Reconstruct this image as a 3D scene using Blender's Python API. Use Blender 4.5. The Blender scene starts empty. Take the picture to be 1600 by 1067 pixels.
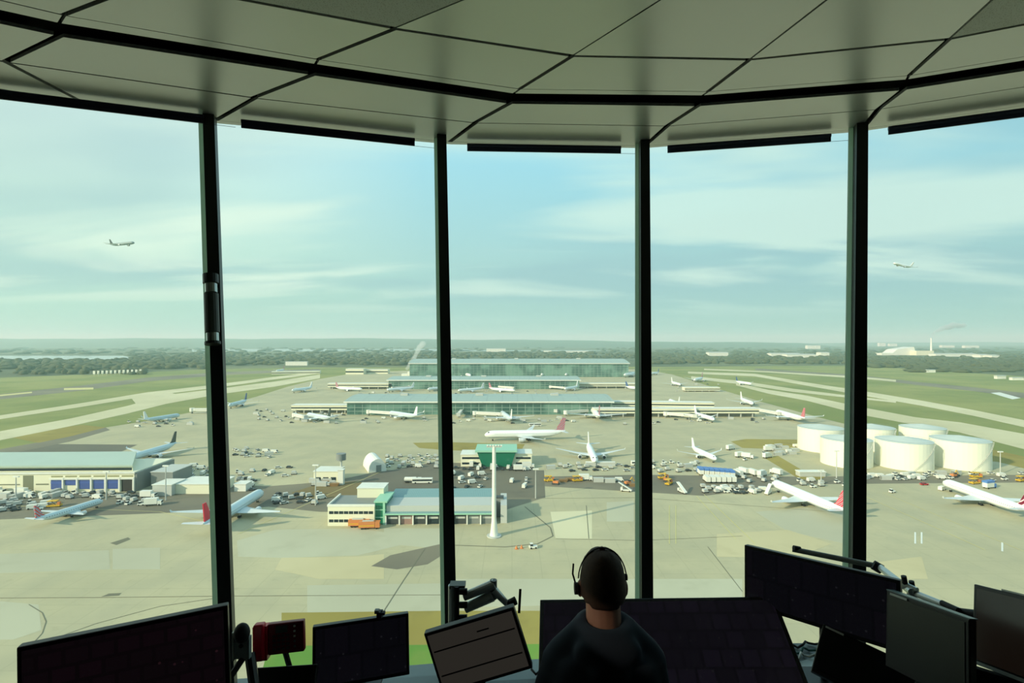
import bpy, math, random
from mathutils import Vector, Matrix, Euler
random.seed(7)
S = bpy.context.scene
COL = S.collection
PI = math.pi
F, CX, CY, CAMZ = 800.0, 800.0, 533.5, 85.0
# ------------------------------------------------------------------ camera, view
cd = bpy.data.cameras.new('camera'); cam = bpy.data.objects.new('camera', cd); COL.objects.link(cam)
cam.location = (0, 0, CAMZ); cam.rotation_euler = (PI/2, 0, 0)
cd.sensor_width = 36; cd.lens = 18.0; cd.clip_start = .05; cd.clip_end = 60000
S.camera = cam
S.view_settings.view_transform = 'Standard'; S.view_settings.look = 'None'
S.view_settings.gamma = 1; S.view_settings.exposure = 0.0; S.view_settings.use_curve_mapping = False
S.cycles.max_bounces = 7; S.cycles.diffuse_bounces = 4; S.cycles.glossy_bounces = 3
S.cycles.transparent_max_bounces = 16; S.cycles.volume_bounces = 2
S.cycles.use_denoising = True
S.cycles.sample_clamp_indirect = 6

def C(r, g, b):
    f = lambda v: (v/255/12.92 if v/255 <= .04045 else ((v/255+.055)/1.055)**2.4)
    return (f(r), f(g), f(b), 1)

# ------------------------------------------------------------------ sky
W = bpy.data.worlds.new('sky'); S.world = W; W.use_nodes = True
nt = W.node_tree; nt.nodes.clear()
def N(t, **k):
    n = nt.nodes.new(t)
    for a, v in k.items(): setattr(n, a, v)
    return n
def L(a, b): nt.links.new(a, b)
def val(x):
    return x
def M(op, a, b=None, c=None, clamp=False):
    n = N('ShaderNodeMath', operation=op); n.use_clamp = clamp
    for i, v in enumerate((a, b, c)):
        if v is None: continue
        if isinstance(v, (int, float)): n.inputs[i].default_value = v
        else: L(v, n.inputs[i])
    return n.outputs[0]
def MIX(fac, a, b):
    n = N('ShaderNodeMixRGB')
    for i, v in enumerate((fac, a, b)):
        if isinstance(v, (int, float)): n.inputs[i].default_value = v
        elif isinstance(v, tuple): n.inputs[i].default_value = v
        else: L(v, n.inputs[i])
    return n.outputs[0]
def RAMP(fac, stops, ease='EASE'):
    n = N('ShaderNodeValToRGB'); cr = n.color_ramp; cr.interpolation = ease
    while len(cr.elements) < len(stops): cr.elements.new(.5)
    for e, (p, c) in zip(cr.elements, stops): e.position = p; e.color = c if isinstance(c, tuple) else (c, c, c, 1)
    L(fac, n.inputs[0]); return n.outputs[0]
tc = N('ShaderNodeTexCoord'); sp = N('ShaderNodeSeparateXYZ'); L(tc.outputs['Generated'], sp.inputs[0])
X_, Y_, Z_ = sp.outputs
zc = M('MAXIMUM', Z_, 0.0)
grad = RAMP(zc, [(0, C(150, 190, 190)), (.05, C(156, 197, 198)), (.16, C(160, 203, 212)), (.34, C(146, 210, 236)), (.8, C(150, 195, 228))], 'LINEAR')
gl = RAMP(zc, [(0, C(170, 208, 196)), (.05, C(182, 219, 206)), (.16, C(212, 242, 226)), (.36, C(248, 255, 242)), (1, C(215, 232, 230))], 'LINEAR')
lf = RAMP(M('MULTIPLY_ADD', X_, -.75, .38, True), [(0, 0.0), (.5, .12), (.78, .62), (1, 1.0)], 'LINEAR')
base = MIX(lf, grad, gl)
den = M('ADD', zc, .10)
cb = N('ShaderNodeCombineXYZ'); L(M('DIVIDE', X_, den), cb.inputs[0]); L(M('DIVIDE', Y_, den), cb.inputs[1])
mp = N('ShaderNodeMapping'); mp.inputs['Rotation'].default_value = (0, 0, .42); mp.inputs['Scale'].default_value = (.34, .85, 1); mp.inputs['Location'].default_value = (1.9, .8, 0)
L(cb.outputs[0], mp.inputs[0])
n1 = N('ShaderNodeTexNoise'); n1.inputs['Scale'].default_value = 1.0; n1.inputs['Detail'].default_value = 4; n1.inputs['Roughness'].default_value = .48; n1.inputs['Distortion'].default_value = .5
L(mp.outputs[0], n1.inputs[0])
cl = RAMP(n1.outputs[0], [(.46, 0.0), (.62, 1.0)])
n2 = N('ShaderNodeTexNoise'); n2.inputs['Scale'].default_value = .55; n2.inputs['Detail'].default_value = 3
mp2 = N('ShaderNodeMapping'); mp2.inputs['Location'].default_value = (5.2, 2.0, 3); mp2.inputs['Scale'].default_value = (.6, 1, 1); L(cb.outputs[0], mp2.inputs[0]); L(mp2.outputs[0], n2.inputs[0])
dk = RAMP(n2.outputs[0], [(.42, 0.0), (.62, 1.0)])
fade = RAMP(zc, [(.02, 0.0), (.12, 1.0)])
base = MIX(M('MULTIPLY', M('MULTIPLY', dk, fade), .55), base, C(148, 184, 200))
base = MIX(M('MULTIPLY', M('MULTIPLY', cl, fade), .72), base, MIX(lf, C(212, 236, 230), C(240, 252, 236)))
bg = N('ShaderNodeBackground'); L(base, bg.inputs[0]); bg.inputs[1].default_value = 1.12
wo = N('ShaderNodeOutputWorld'); L(bg.outputs[0], wo.inputs[0])
# ------------------------------------------------------------------ sun (low, from the left and behind)
sd = bpy.data.lights.new('sun', 'SUN'); sun = bpy.data.objects.new('sun', sd); COL.objects.link(sun)
sd.energy = 4.6; sd.angle = math.radians(1.2); sd.color = (1.0, .90, .70)
sun.rotation_euler = Vector((-.80, -.50, .40)).to_track_quat('Z', 'Y').to_euler()

# ------------------------------------------------------------------ materials
MATS = {}
def mat(name, col, rough=.7, metal=0.0, var=.08, scale=3.0, emit=None, build=None, spec=.5):
    if name in MATS: return MATS[name]
    global nt
    m = bpy.data.materials.new(name); m.use_nodes = True; MATS[name] = m
    nt = m.node_tree; nt.nodes.clear()
    b = N('ShaderNodeBsdfPrincipled'); o = N('ShaderNodeOutputMaterial'); L(b.outputs[0], o.inputs[0])
    b.inputs['Roughness'].default_value = rough; b.inputs['Metallic'].default_value = metal
    b.inputs['Specular IOR Level'].default_value = spec
    tcn = N('ShaderNodeTexCoord'); c = col
    if build: c = build(tcn, col, b)
    elif var:
        nn = N('ShaderNodeTexNoise'); nn.inputs['Scale'].default_value = scale; nn.inputs['Detail'].default_value = 3
        L(tcn.outputs['Object'], nn.inputs[0])
        lo = tuple(v*(1-var) for v in col[:3])+(1,); hi = tuple(min(1, v*(1+var)) for v in col[:3])+(1,)
        c = MIX(nn.outputs[0], lo, hi)
    if c is not None:
        if isinstance(c, tuple): b.inputs['Base Color'].default_value = c
        else: L(c, b.inputs['Base Color'])
    if emit:
        b.inputs['Emission Color'].default_value = emit[0]; b.inputs['Emission Strength'].default_value = emit[1]
    return m
def noise(v, s, d=3, r=.5):
    n = N('ShaderNodeTexNoise'); n.inputs['Scale'].default_value = s; n.inputs['Detail'].default_value = d; n.inputs['Roughness'].default_value = r
    L(v, n.inputs[0]); return n.outputs[0]
def pos(): return N('ShaderNodeNewGeometry').outputs['Position']

white = mat('white_paint', C(226, 226, 214), .5, var=.1, scale=.3)
cream = mat('cream_cladding', C(228, 224, 196), .6)
lgrey = mat('light_grey_metal', C(188, 190, 182), .5)
mgrey = mat('mid_grey_metal', C(128, 132, 128), .5)
dgrey = mat('dark_grey_paint', C(62, 66, 66), .55)
black = mat('black_rubber', C(22, 22, 24), .7)
glassdk = mat('dark_window_glass', C(38, 50, 56), .15)
red = mat('red_paint', C(190, 34, 50), .4)
orange = mat('orange_paint', C(206, 128, 72), .6)
yellow = mat('yellow_paint', C(216, 172, 40), .5)
blue = mat('blue_paint', C(62, 84, 146), .6)
lblue = mat('light_blue_paint', C(84, 128, 190), .5)
green = mat('green_glazing', C(36, 120, 92), .25)
palegreen = mat('pale_green_trim', C(150, 200, 172), .5)
tealroof = mat('teal_metal_roof', C(120, 152, 152), .4, build=lambda t, c, b: (lambda w: (setattr(w, 'wave_type', 'BANDS'), w.inputs.__getitem__('Scale').__setattr__('default_value', .35), L(t.outputs['Object'], w.inputs[0]), MIX(w.outputs['Fac'], C(112, 144, 146), C(128, 160, 158)))[-1])(N('ShaderNodeTexWave')))
roofgrey = mat('pale_roof_membrane', C(168, 180, 176), .5, scale=.05)
tankm = mat('fuel_tank_paint', C(232, 231, 212), .55, var=.04, scale=.1)
tankroof = mat('fuel_tank_roof', C(196, 204, 196), .6, var=.06, scale=.2)
hangroof = mat('hangar_roof_sheet', C(176, 192, 178), .45, scale=.08)
brownm = mat('brown_rust_load', C(140, 110, 70), .8)

def b_concrete(t, c, b):
    p = pos(); a = noise(p, .012, 5, .6); d = noise(p, .05, 4, .55)
    col = MIX(a, C(158, 152, 122), C(204, 194, 156)); col = MIX(M('MULTIPLY', RAMP(d, [(.35, 0.0), (.7, 1.0)]), .35), col, C(152, 150, 128))
    br = N('ShaderNodeTexBrick'); br.offset = 0; br.inputs['Scale'].default_value = 1; br.inputs['Mortar Size'].default_value = .18
    br.inputs['Brick Width'].default_value = 11; br.inputs['Row Height'].default_value = 11; L(p, br.inputs[0])
    col = MIX(M('MULTIPLY', br.outputs['Fac'], .16), col, C(120, 116, 96))
    s = noise(p, .3, 3, .6)
    return MIX(M('MULTIPLY', RAMP(s, [(.55, 0.0), (.8, 1.0)]), .25), col, C(130, 126, 104))
concrete = mat('apron_concrete', C(180, 176, 146), .85, build=b_concrete)
def b_far(t, c, b):
    p = pos(); a = noise(p, .0016, 6, .65); d = noise(p, .009, 4, .6)
    col = RAMP(a, [(.32, C(72, 82, 54)), (.5, C(92, 98, 66)), (.62, C(120, 122, 84)), (.72, C(84, 90, 62))])
    return MIX(M('MULTIPLY', RAMP(d, [(.4, 0.0), (.65, 1.0)]), .5), col, C(66, 74, 54))
farland = mat('far_countryside', C(90, 100, 70), .95, build=b_far)
def b_grass(lo, hi, fleck):
    def f(t, c, b):
        p = pos(); a = noise(p, .006, 4, .6); d = noise(p, .06, 3, .6)
        col = MIX(RAMP(a, [(.35, 0.0), (.65, 1.0)]), lo, hi)
        return MIX(M('MULTIPLY', RAMP(d, [(.5, 0.0), (.75, 1.0)]), .5), col, fleck)
    return f
grass = mat('airfield_grass', None, .95, build=b_grass(C(118, 128, 66), C(146, 146, 84), C(132, 126, 74)))
olive = mat('olive_dry_grass', None, .95, build=b_grass(C(138, 124, 58), C(160, 146, 76), C(120, 108, 56)))
lush = mat('lush_green_grass', None, .95, build=b_grass(C(84, 128, 44), C(112, 150, 62), C(130, 140, 66)))
asph = mat('asphalt_grey', None, .85, build=b_grass(C(112, 106, 90), C(136, 128, 106), C(100, 96, 84)))
darkasph = mat('asphalt_dark', None, .85, build=b_grass(C(98, 94, 82), C(116, 110, 92), C(88, 84, 74)))
damp = mat('damp_concrete', None, .85, build=b_grass(C(176, 172, 146), C(190, 187, 160), C(168, 164, 138)))
sandy = mat('sandy_concrete', None, .85, build=b_grass(C(190, 178, 138), C(202, 190, 150), C(182, 170, 132)))
paleconc = mat('pale_concrete', None, .85, build=b_grass(C(196, 188, 150), C(212, 204, 168), C(184, 178, 142)))
linepaint = mat('line_marking_yellow', C(206, 196, 132), .8)
linedark = mat('joint_tar', C(112, 110, 90), .9)
water = mat('reservoir_water', C(150, 170, 170), .12, var=.03, scale=.01)
hillm = mat('far_hill_woods', C(70, 84, 58), .95, var=.2, scale=.002)
leafm = mat('bare_tree_crowns', C(74, 78, 48), .95, var=.35, scale=.02)
def b_t5(t, c, b):
    br = N('ShaderNodeTexBrick'); br.offset = 0; br.inputs['Scale'].default_value = 1; br.inputs['Mortar Size'].default_value = .35
    br.inputs['Brick Width'].default_value = 9; br.inputs['Row Height'].default_value = 4.2
    sv = N('ShaderNodeSeparateXYZ'); L(t.outputs['Object'], sv.inputs[0]); cv = N('ShaderNodeCombineXYZ'); L(sv.outputs[0], cv.inputs[0]); L(sv.outputs[2], cv.inputs[1])
    L(cv.outputs[0], br.inputs[0])
    a = noise(t.outputs['Object'], .035, 3)
    col = MIX(RAMP(a, [(.4, 0.0), (.6, 1.0)]), C(62, 96, 88), C(110, 146, 132))
    return MIX(br.outputs['Fac'], col, C(140, 160, 148))
t5glass = mat('terminal_glass_wall', None, .22, build=b_t5)
def b_t5roof(t, c, b):
    sv = N('ShaderNodeSeparateXYZ'); L(t.outputs['Object'], sv.inputs[0]); cv = N('ShaderNodeCombineXYZ'); L(sv.outputs[0], cv.inputs[0]); L(sv.outputs[1], cv.inputs[1])
    br = N('ShaderNodeTexBrick'); br.offset = 0; br.inputs['Scale'].default_value = 1; br.inputs['Mortar Size'].default_value = .6
    br.inputs['Brick Width'].default_value = 18; br.inputs['Row Height'].default_value = 12; L(cv.outputs[0], br.inputs[0])
    return MIX(M('MULTIPLY', br.outputs['Fac'], .6), C(158, 174, 164), C(138, 152, 146))
t5roof = mat('terminal_roof_sheet', None, .4, build=b_t5roof)

# interior
mull = mat('mullion_dark_paint', C(40, 46, 44), .45)
alu = mat('grey_green_aluminium', C(176, 190, 176), .4)
chrome = mat('brushed_steel', C(190, 194, 190), .28, .8)
armgrey = mat('silver_grey_arm', C(222, 228, 226), .3, .35)
ceilm = mat('satin_ceiling_panel', C(200, 202, 206), .30, .45, var=.04, scale=1.2)
ceildark = mat('dark_ceiling_void', C(12, 13, 13), .9)
perfm = mat('perforated_ceiling_panel', C(150, 152, 150), .4, build=lambda t, c, b: (lambda v: (v.inputs.__getitem__('Scale').__setattr__('default_value', 150), L(t.outputs['Object'], v.inputs[0]), MIX(RAMP(v.outputs['Distance'], [(.2, 0.0), (.3, 1.0)]), C(120, 122, 122), C(186, 190, 192)))[-1])(N('ShaderNodeTexVoronoi')))
wallm = mat('dark_wall_panel', C(46, 48, 48), .8)
carpet = mat('dark_carpet', C(34, 36, 38), .95, scale=60, var=.3)
deskm = mat('grey_desk_laminate', C(92, 104, 106), .45)
sillm = mat('grey_sill_laminate', C(120, 132, 132), .4)
plast = mat('black_monitor_plastic', C(16, 17, 18), .42)
screenoff = mat('dim_screen_glass', C(6, 6, 9), .12, var=0, spec=.35)
navy = mat('navy_blind_fabric', C(22, 28, 62), .6)
glassm = bpy.data.materials.new('tinted_window_glass'); glassm.use_nodes = True; nt = glassm.node_tree; nt.nodes.clear()
tr = N('ShaderNodeBsdfTransparent'); tr.inputs[0].default_value = (.925, .985, .915, 1)
gg = N('ShaderNodeBsdfGlossy'); gg.inputs['Roughness'].default_value = .02; gg.inputs[0].default_value = (1, 1, 1, 1)
mx = N('ShaderNodeMixShader'); fr = N('ShaderNodeFresnel'); fr.inputs[0].default_value = 1.3
L(M('MULTIPLY', fr.outputs[0], .5), mx.inputs[0]); L(tr.outputs[0], mx.inputs[1]); L(gg.outputs[0], mx.inputs[2])
go = N('ShaderNodeOutputMaterial'); L(mx.outputs[0], go.inputs[0])

jointm = bpy.data.materials.new('translucent_glazing_joint'); jointm.use_nodes = True; nt = jointm.node_tree; nt.nodes.clear()
jt = N('ShaderNodeBsdfTranslucent'); jt.inputs[0].default_value = (.62, .74, .64, 1); jd = N('ShaderNodeBsdfDiffuse'); jd.inputs[0].default_value = (.45, .52, .46, 1)
jn = N('ShaderNodeTexNoise'); jn.inputs['Scale'].default_value = 6; jx = N('ShaderNodeMixShader'); L(M('MULTIPLY_ADD', jn.outputs[0], .2, .25), jx.inputs[0]); L(jt.outputs[0], jx.inputs[1]); L(jd.outputs[0], jx.inputs[2])
jo = N('ShaderNodeOutputMaterial'); L(jx.outputs[0], jo.inputs[0])
def volmat(name, col, dens, aniso=.2):
    global nt
    m = bpy.data.materials.new(name); m.use_nodes = True; nt = m.node_tree; nt.nodes.clear()
    v = N('ShaderNodeVolumeScatter'); v.inputs['Color'].default_value = col; v.inputs['Density'].default_value = dens; v.inputs['Anisotropy'].default_value = aniso
    o = N('ShaderNodeOutputMaterial'); L(v.outputs[0], o.inputs['Volume']); return m

# ------------------------------------------------------------------ geometry helpers
def G(x, y, z=0.0):
    """point at height z above the ground seen at photo position x, y"""
    Y = F*(CAMZ-z)/(y-CY); return Vector(((x-CX)*Y/F, Y, z))
def P(x, y, Y): return Vector(((x-CX)*Y/F, Y, CAMZ-(y-CY)*Y/F))
def U(x, y, h):
    """point at height h above the camera (ceiling)"""
    Y = F*h/(CY-y); return Vector(((x-CX)*Y/F, Y, CAMZ+h))

class MB:
    def __init__(s): s.v = []; s.f = []; s.mi = []; s.ms = []
    def m(s, mt):
        if mt not in s.ms: s.ms.append(mt)
        return s.ms.index(mt)
    def add(s, vs, fs, mt):
        o = len(s.v); s.v += [tuple(v) for v in vs]; k = s.m(mt)
        for f in fs: s.f.append([i+o for i in f]); s.mi.append(k)
    def box(s, a, b, mt):
        x0, y0, z0 = a; x1, y1, z1 = b
        s.add([(x0, y0, z0), (x1, y0, z0), (x1, y1, z0), (x0, y1, z0), (x0, y0, z1), (x1, y0, z1), (x1, y1, z1), (x0, y1, z1)],
              [(0, 3, 2, 1), (4, 5, 6, 7), (0, 1, 5, 4), (1, 2, 6, 5), (2, 3, 7, 6), (3, 0, 4, 7)], mt); return s
    def hexa(s, vs, mt):
        s.add(vs, [(0, 3, 2, 1), (4, 5, 6, 7), (0, 1, 5, 4), (1, 2, 6, 5), (2, 3, 7, 6), (3, 0, 4, 7)], mt); return s
    def prism(s, poly, z0, z1, mt):
        n = len(poly); vs = [(p[0], p[1], z0) for p in poly]+[(p[0], p[1], z1) for p in poly]
        s.add(vs, [tuple(range(n-1, -1, -1)), tuple(range(n, 2*n))]+[(i, (i+1) % n, n+(i+1) % n, n+i) for i in range(n)], mt); return s
    def tube(s, pts, rs, mt, n=10, cap=True, sq=None):
        pts = [Vector(p) for p in pts]
        if isinstance(rs, (int, float)): rs = [rs]*len(pts)
        vs = []; up = None
        for i, p in enumerate(pts):
            d = (pts[min(i+1, len(pts)-1)]-pts[max(i-1, 0)]).normalized()
            if up is None:
                up = Vector((0, 0, 1)) if abs(d.z) < .95 else Vector((0, 1, 0))
            a = d.cross(up).normalized(); up = a.cross(d).normalized()
            for k in range(n):
                t = 2*PI*k/n; vs.append(p+rs[i]*(math.cos(t)*a+math.sin(t)*up))
        fs = [(i*n+k, i*n+(k+1) % n, (i+1)*n+(k+1) % n, (i+1)*n+k) for i in range(len(pts)-1) for k in range(n)]
        if cap: fs += [tuple(range(n-1, -1, -1)), tuple((len(pts)-1)*n+k for k in range(n))]
        s.add(vs, fs, mt); return s
    def ell(s, c, r, mt, nu=14, nv=8, rot=None):
        vs = []; c = Vector(c)
        for j in range(nv+1):
            ph = PI*j/nv
            for i in range(nu):
                t = 2*PI*i/nu; v = Vector((r[0]*math.sin(ph)*math.cos(t), r[1]*math.sin(ph)*math.sin(t), r[2]*math.cos(ph)))
                if rot: v = rot @ v
                vs.append(c+v)
        fs = [(j*nu+i, (j+1)*nu+i, (j+1)*nu+(i+1) % nu, j*nu+(i+1) % nu) for j in range(nv) for i in range(nu)]
        s.add(vs, fs, mt); return s
    def mesh(s, name, smooth=False):
        me = bpy.data.meshes.new(name); me.from_pydata(s.v, [], s.f)
        for mt in s.ms: me.materials.append(mt)
        me.polygons.foreach_set('material_index', s.mi)
        if smooth: me.polygons.foreach_set('use_smooth', [True]*len(s.f))
        me.validate(); me.update(); return me
    def build(s, name, parent=None, smooth=False, loc=None):
        o = bpy.data.objects.new(name, s.mesh(name, smooth)); COL.objects.link(o)
        if parent: o.parent = parent
        if loc is not None: o.location = loc
        return o
def tag(o, label=None, cat=None, group=None, kind=None):
    if label: o['label'] = label
    if cat: o['category'] = cat
    if group: o['group'] = group
    if kind: o['kind'] = kind
    return o
def empty(name, loc, rz=0.0, label=None, cat=None, group=None):
    o = bpy.data.objects.new(name, None); COL.objects.link(o); o.location = loc; o.rotation_euler = (0, 0, rz)
    o.empty_display_size = .2
    return tag(o, label, cat, group)
def copy_tree(o, parent=None):
    c = o.copy(); COL.objects.link(c); c.parent = parent
    for ch in list(o.children): copy_tree(ch, c)
    return c
def bevel(o, w=.004, seg=2):
    m = o.modifiers.new('bevel', 'BEVEL'); m.width = w; m.segments = seg; m.limit_method = 'ANGLE'; m.angle_limit = .6; return o
def frame_from(origin, ex, ez=Vector((0, 0, 1))):
    ex = ex.normalized(); ey = ez.cross(ex).normalized(); ez = ex.cross(ey)
    return Matrix((ex, ey, ez)).transposed()

# ================================================================== GROUND
def struct(name, mb, kind='structure', **k):
    o = mb.build(name, **k); o['kind'] = kind; return o
g = MB(); g.box((-32000, -300, -30), (32000, 28000, 0), farland); struct('ground', g)
def poly(name, pts, z, mt, label=None, thick=.02):
    if z > .12: z = .12+(z-.12)*.25
    mb = MB(); q = [G(x, y) for x, y in pts]
    a = sum(q[i].x*q[(i+1) % len(q)].y-q[(i+1) % len(q)].x*q[i].y for i in range(len(q)))
    if a < 0: q.reverse()
    mb.prism([(p.x, p.y) for p in q], z-thick, z, mt)
    o = struct(name, mb)
    if label: o['label'] = label
    return o
poly('airfield_grass', [(-900, 640), (-300, 600), (0, 590), (140, 585), (330, 577), (470, 574), (1050, 573), (1340, 571), (1600, 588), (2300, 640), (2600, 1000), (1600, 900), (800, 900), (0, 900), (-1200, 900)], .06, grass)
APRON = [(-1500, 800), (-900, 760), (-200, 718), (0, 704), (120, 684), (165, 668), (235, 657), (330, 638), (400, 620), (450, 604), (500, 592), (560, 582), (700, 577), (1000, 577), (1050, 585), (1110, 604), (1190, 628), (1290, 655), (1400, 682), (1500, 700), (1620, 735), (2300, 900), (2900, 1500), (-1500, 1500)]
poly('apron_concrete', APRON, .12, concrete)
def strip(name, pts, z, mt):
    """pts: (x, y, thickness) in the photo"""
    up = [(x, y-t/2) for x, y, t in pts]; dn = [(x, y+t/2) for x, y, t in pts]
    return poly(name, up+dn[::-1], z, mt)
# left runway and taxiways
strip('runway', [(-500, 652, 12), (0, 620, 8), (130, 606, 8), (230, 593, 6), (340, 584, 5), (500, 578, 3)], .20, asph)
strip('taxiway', [(-500, 715, 9), (0, 652, 6), (120, 634, 6), (230, 616, 6), (340, 603, 5), (420, 592, 4), (500, 582, 3)], .20, paleconc)
strip('taxiway', [(-600, 770, 16), (0, 681, 14), (110, 660, 12), (200, 640, 12), (260, 624, 14), (340, 612, 9), (430, 600, 8), (500, 588, 6)], .24, paleconc)
poly('taxiway', [(205, 622), (235, 615), (262, 612), (275, 616), (240, 630), (215, 634)], .28, paleconc)
strip('runway_marking', [(0, 618, 2), (50, 613, 2)], .24, linepaint)
strip('runway_marking', [(100, 608, 3), (146, 607, 3)], .24, linepaint)
poly('dark_taxi_shoulder', [(-200, 742), (0, 702), (100, 684), (165, 668), (172, 672), (110, 690), (60, 700), (0, 712), (-200, 752)], .20, asph)
poly('asphalt_patch', [(0, 712), (90, 694), (215, 695), (175, 712), (120, 716), (0, 722)], .24, darkasph)
poly('olive_verge', [(20, 684), (65, 671), (130, 664), (165, 668), (110, 682), (60, 692)], .22, olive)
# right runway and taxiways
strip('runway', [(1180, 577, 3), (1340, 588, 4), (1440, 600, 5), (1520, 608, 6), (1600, 618, 8), (2100, 665, 16)], .20, asph)
strip('taxiway', [(1100, 577, 2), (1200, 581, 2), (1345, 590, 3), (1400, 595, 3)], .24, paleconc)
strip('taxiway', [(1075, 582, 3), (1180, 586, 4), (1260, 600, 5), (1345, 614, 7), (1440, 630, 8), (1520, 645, 9), (1600, 662, 11), (2100, 760, 26)], .24, paleconc)
strip('taxiway', [(1080, 590, 4), (1160, 598, 5), (1240, 610, 5), (1345, 622, 3), (1400, 628, 3)], .28, paleconc)
strip('taxiway', [(1150, 600, 4), (1200, 612, 6), (1260, 622, 8), (1345, 642, 12), (1430, 658, 12), (1500, 668, 16), (1600, 690, 24), (2100, 800, 60)], .32, paleconc)
poly('grass_island', [(1160, 606), (1190, 607), (1260, 621), (1240, 624), (1190, 616)], .26, grass)
poly('grass_island', [(1345, 650), (1380, 657), (1418, 670), (1380, 668), (1340, 660)], .36, grass)
poly('runway_threshold_marking', [(1548, 614), (1562, 613), (1595, 622), (1582, 624)], .28, white)
poly('olive_verge', [(1142, 690), (1165, 686), (1250, 687), (1262, 696), (1215, 702), (1160, 700)], .22, olive)
poly('grass_bank', [(1195, 716), (1215, 712), (1262, 740), (1290, 745), (1275, 752), (1248, 748)], .22, olive)
poly('grass_bank', [(1330, 665), (1420, 690), (1540, 700), (1620, 718), (1760, 760), (1700, 760), (1600, 732), (1560, 722), (1480, 712), (1400, 700)], .26, olive)
poly('olive_verge', [(645, 692), (700, 691), (820, 694), (815, 703), (760, 706), (690, 703), (655, 700)], .22, olive)
# yards and patches
poly('vehicle_yard', [(-200, 775), (0, 770), (230, 770), (330, 757), (420, 760), (520, 752), (600, 735), (830, 727), (838, 755), (850, 778), (780, 800), (500, 800), (420, 792), (300, 800), (0, 812), (-200, 815)], .20, asph)
poly('brown_yard', [(575, 742), (680, 722), (832, 728), (832, 762), (780, 776), (600, 775), (560, 764)], .24, darkasph)
poly('brown_verge', [(455, 770), (500, 756), (560, 752), (600, 765), (545, 778), (470, 780)], .26, mat('brown_earth', None, .95, build=b_grass(C(118, 102, 66), C(136, 120, 80), C(108, 96, 62))))
poly('service_road', [(845, 745), (1000, 742), (1260, 745), (1600, 742), (1900, 760), (1900, 772), (1600, 754), (1250, 757), (1100, 775), (850, 760)], .20, asph)
poly('asphalt_patch', [(650, 735), (850, 735), (852, 778), (790, 778), (760, 760)], .28, darkasph)
poly('damp_slab', [(0, 866), (170, 860), (172, 890), (0, 896)], .20, damp)
poly('damp_slab', [(176, 858), (250, 856), (250, 890), (176, 890)], .20, damp)
poly('damp_slab', [(370, 845), (430, 828), (560, 826), (620, 835), (625, 852), (560, 868), (440, 872), (372, 870)], .20, damp)
poly('damp_slab', [(600, 826), (700, 826), (690, 858), (600, 850)], .24, damp)
poly('sandy_slab', [(440, 872), (560, 870), (600, 866), (600, 905), (500, 905), (430, 890)], .24, sandy)
poly('dark_stain', [(580, 885), (610, 868), (690, 850), (700, 862), (668, 882), (620, 890)], .28, asph)
poly('damp_slab', [(860, 800), (925, 798), (925, 842), (868, 842)], .20, paleconc)
poly('damp_slab', [(948, 785), (990, 783), (990, 815), (948, 815)], .20, damp)
poly('damp_slab', [(1180, 800), (1325, 788), (1345, 838), (1320, 850), (1230, 830)], .20, damp)
poly('sandy_slab', [(1120, 835), (1230, 828), (1300, 850), (1240, 872), (1120, 870)], .24, sandy)
poly('sandy_slab', [(1360, 880), (1440, 870), (1450, 905), (1380, 905)], .24, sandy)
poly('damp_slab', [(480, 915), (690, 912), (690, 955), (480, 958)], .20, damp)
poly('damp_slab', [(700, 905), (1160, 905), (1160, 940), (700, 950)], .20, damp)
poly('damp_slab', [(0, 940), (60, 945), (65, 985), (20, 1000), (0, 1000)], .20, damp)
poly('olive_verge', [(440, 958), (690, 955), (860, 955), (1000, 958), (1000, 1006), (440, 1010)], .30, olive)
poly('lush_grass', [(420, 1010), (1000, 1006), (1000, 1085), (400, 1085)], .34, lush)
poly('dark_stain', [(172, 849), (200, 840), (204, 843), (182, 852)], .28, linedark)
poly('dark_stain', [(158, 933), (170, 928), (190, 927), (186, 931)], .28, linedark)
def line(pts, w, mt=linepaint, z=.195, name='painted_line'):
    mb = MB(); q = [G(x, y) for x, y in pts]
    for a, b in zip(q, q[1:]):
        d = (b-a).normalized(); nn = Vector((-d.y, d.x, 0))*w/2
        mb.add([(p.x, p.y, z) for p in (a-nn, b-nn, b+nn, a+nn)], [(0, 1, 2, 3)], mt)
    return struct(name, mb)
line([(0, 935), (180, 934), (345, 932), (700, 930)], .25, linedark)
line([(80, 1000), (150, 975), (250, 948), (345, 934)], .22, linedark)
line([(600, 955), (632, 905), (664, 858)], .35, linedark)
line([(45, 945), (66, 958), (72, 972), (66, 990), (55, 1002)], .22, linedark)
line([(700, 852), (790, 855), (840, 850), (864, 838), (860, 825), (820, 792)], .5, linedark)
line([(1088, 775), (1150, 843)], .35); line([(1100, 773), (1180, 850)], .35)
line([(1046, 790), (1046, 850)], .3); line([(1056, 790), (1056, 850)], .3)
line([(1106, 855), (1160, 925)], .25, linedark)
line([(1350, 775), (1440, 815), (1540, 860)], .35); line([(1380, 770), (1480, 812), (1600, 862)], .3)
line([(1430, 832), (1430, 850)], .6, white); line([(1440, 832), (1440, 850)], .6, white)
line([(1566, 848), (1566, 862)], .6, white)
line([(372, 835), (520, 770), (600, 735)], .4); line([(0, 790), (250, 800), (340, 820)], .3)
line([(700, 780), (1000, 778), (1300, 800)], .25, linedark)
line([(916, 790), (920, 842)], .3, linedark); line([(868, 842), (1000, 845), (1160, 838)], .25, linedark)
# water
for i, (a, b, y0, y1) in enumerate([(-700, 212, 555.5, 563), (300, 740, 545, 549.5), (700, 960, 547, 549), (1000, 1245, 537.2, 539.6)]):
    poly('reservoir_water', [(a, y1), (a, y0), (b-20, y0+.3), (b, (y0+y1)/2), (b-10, y1-1)], 1.2, water, thick=1.1)
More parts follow.
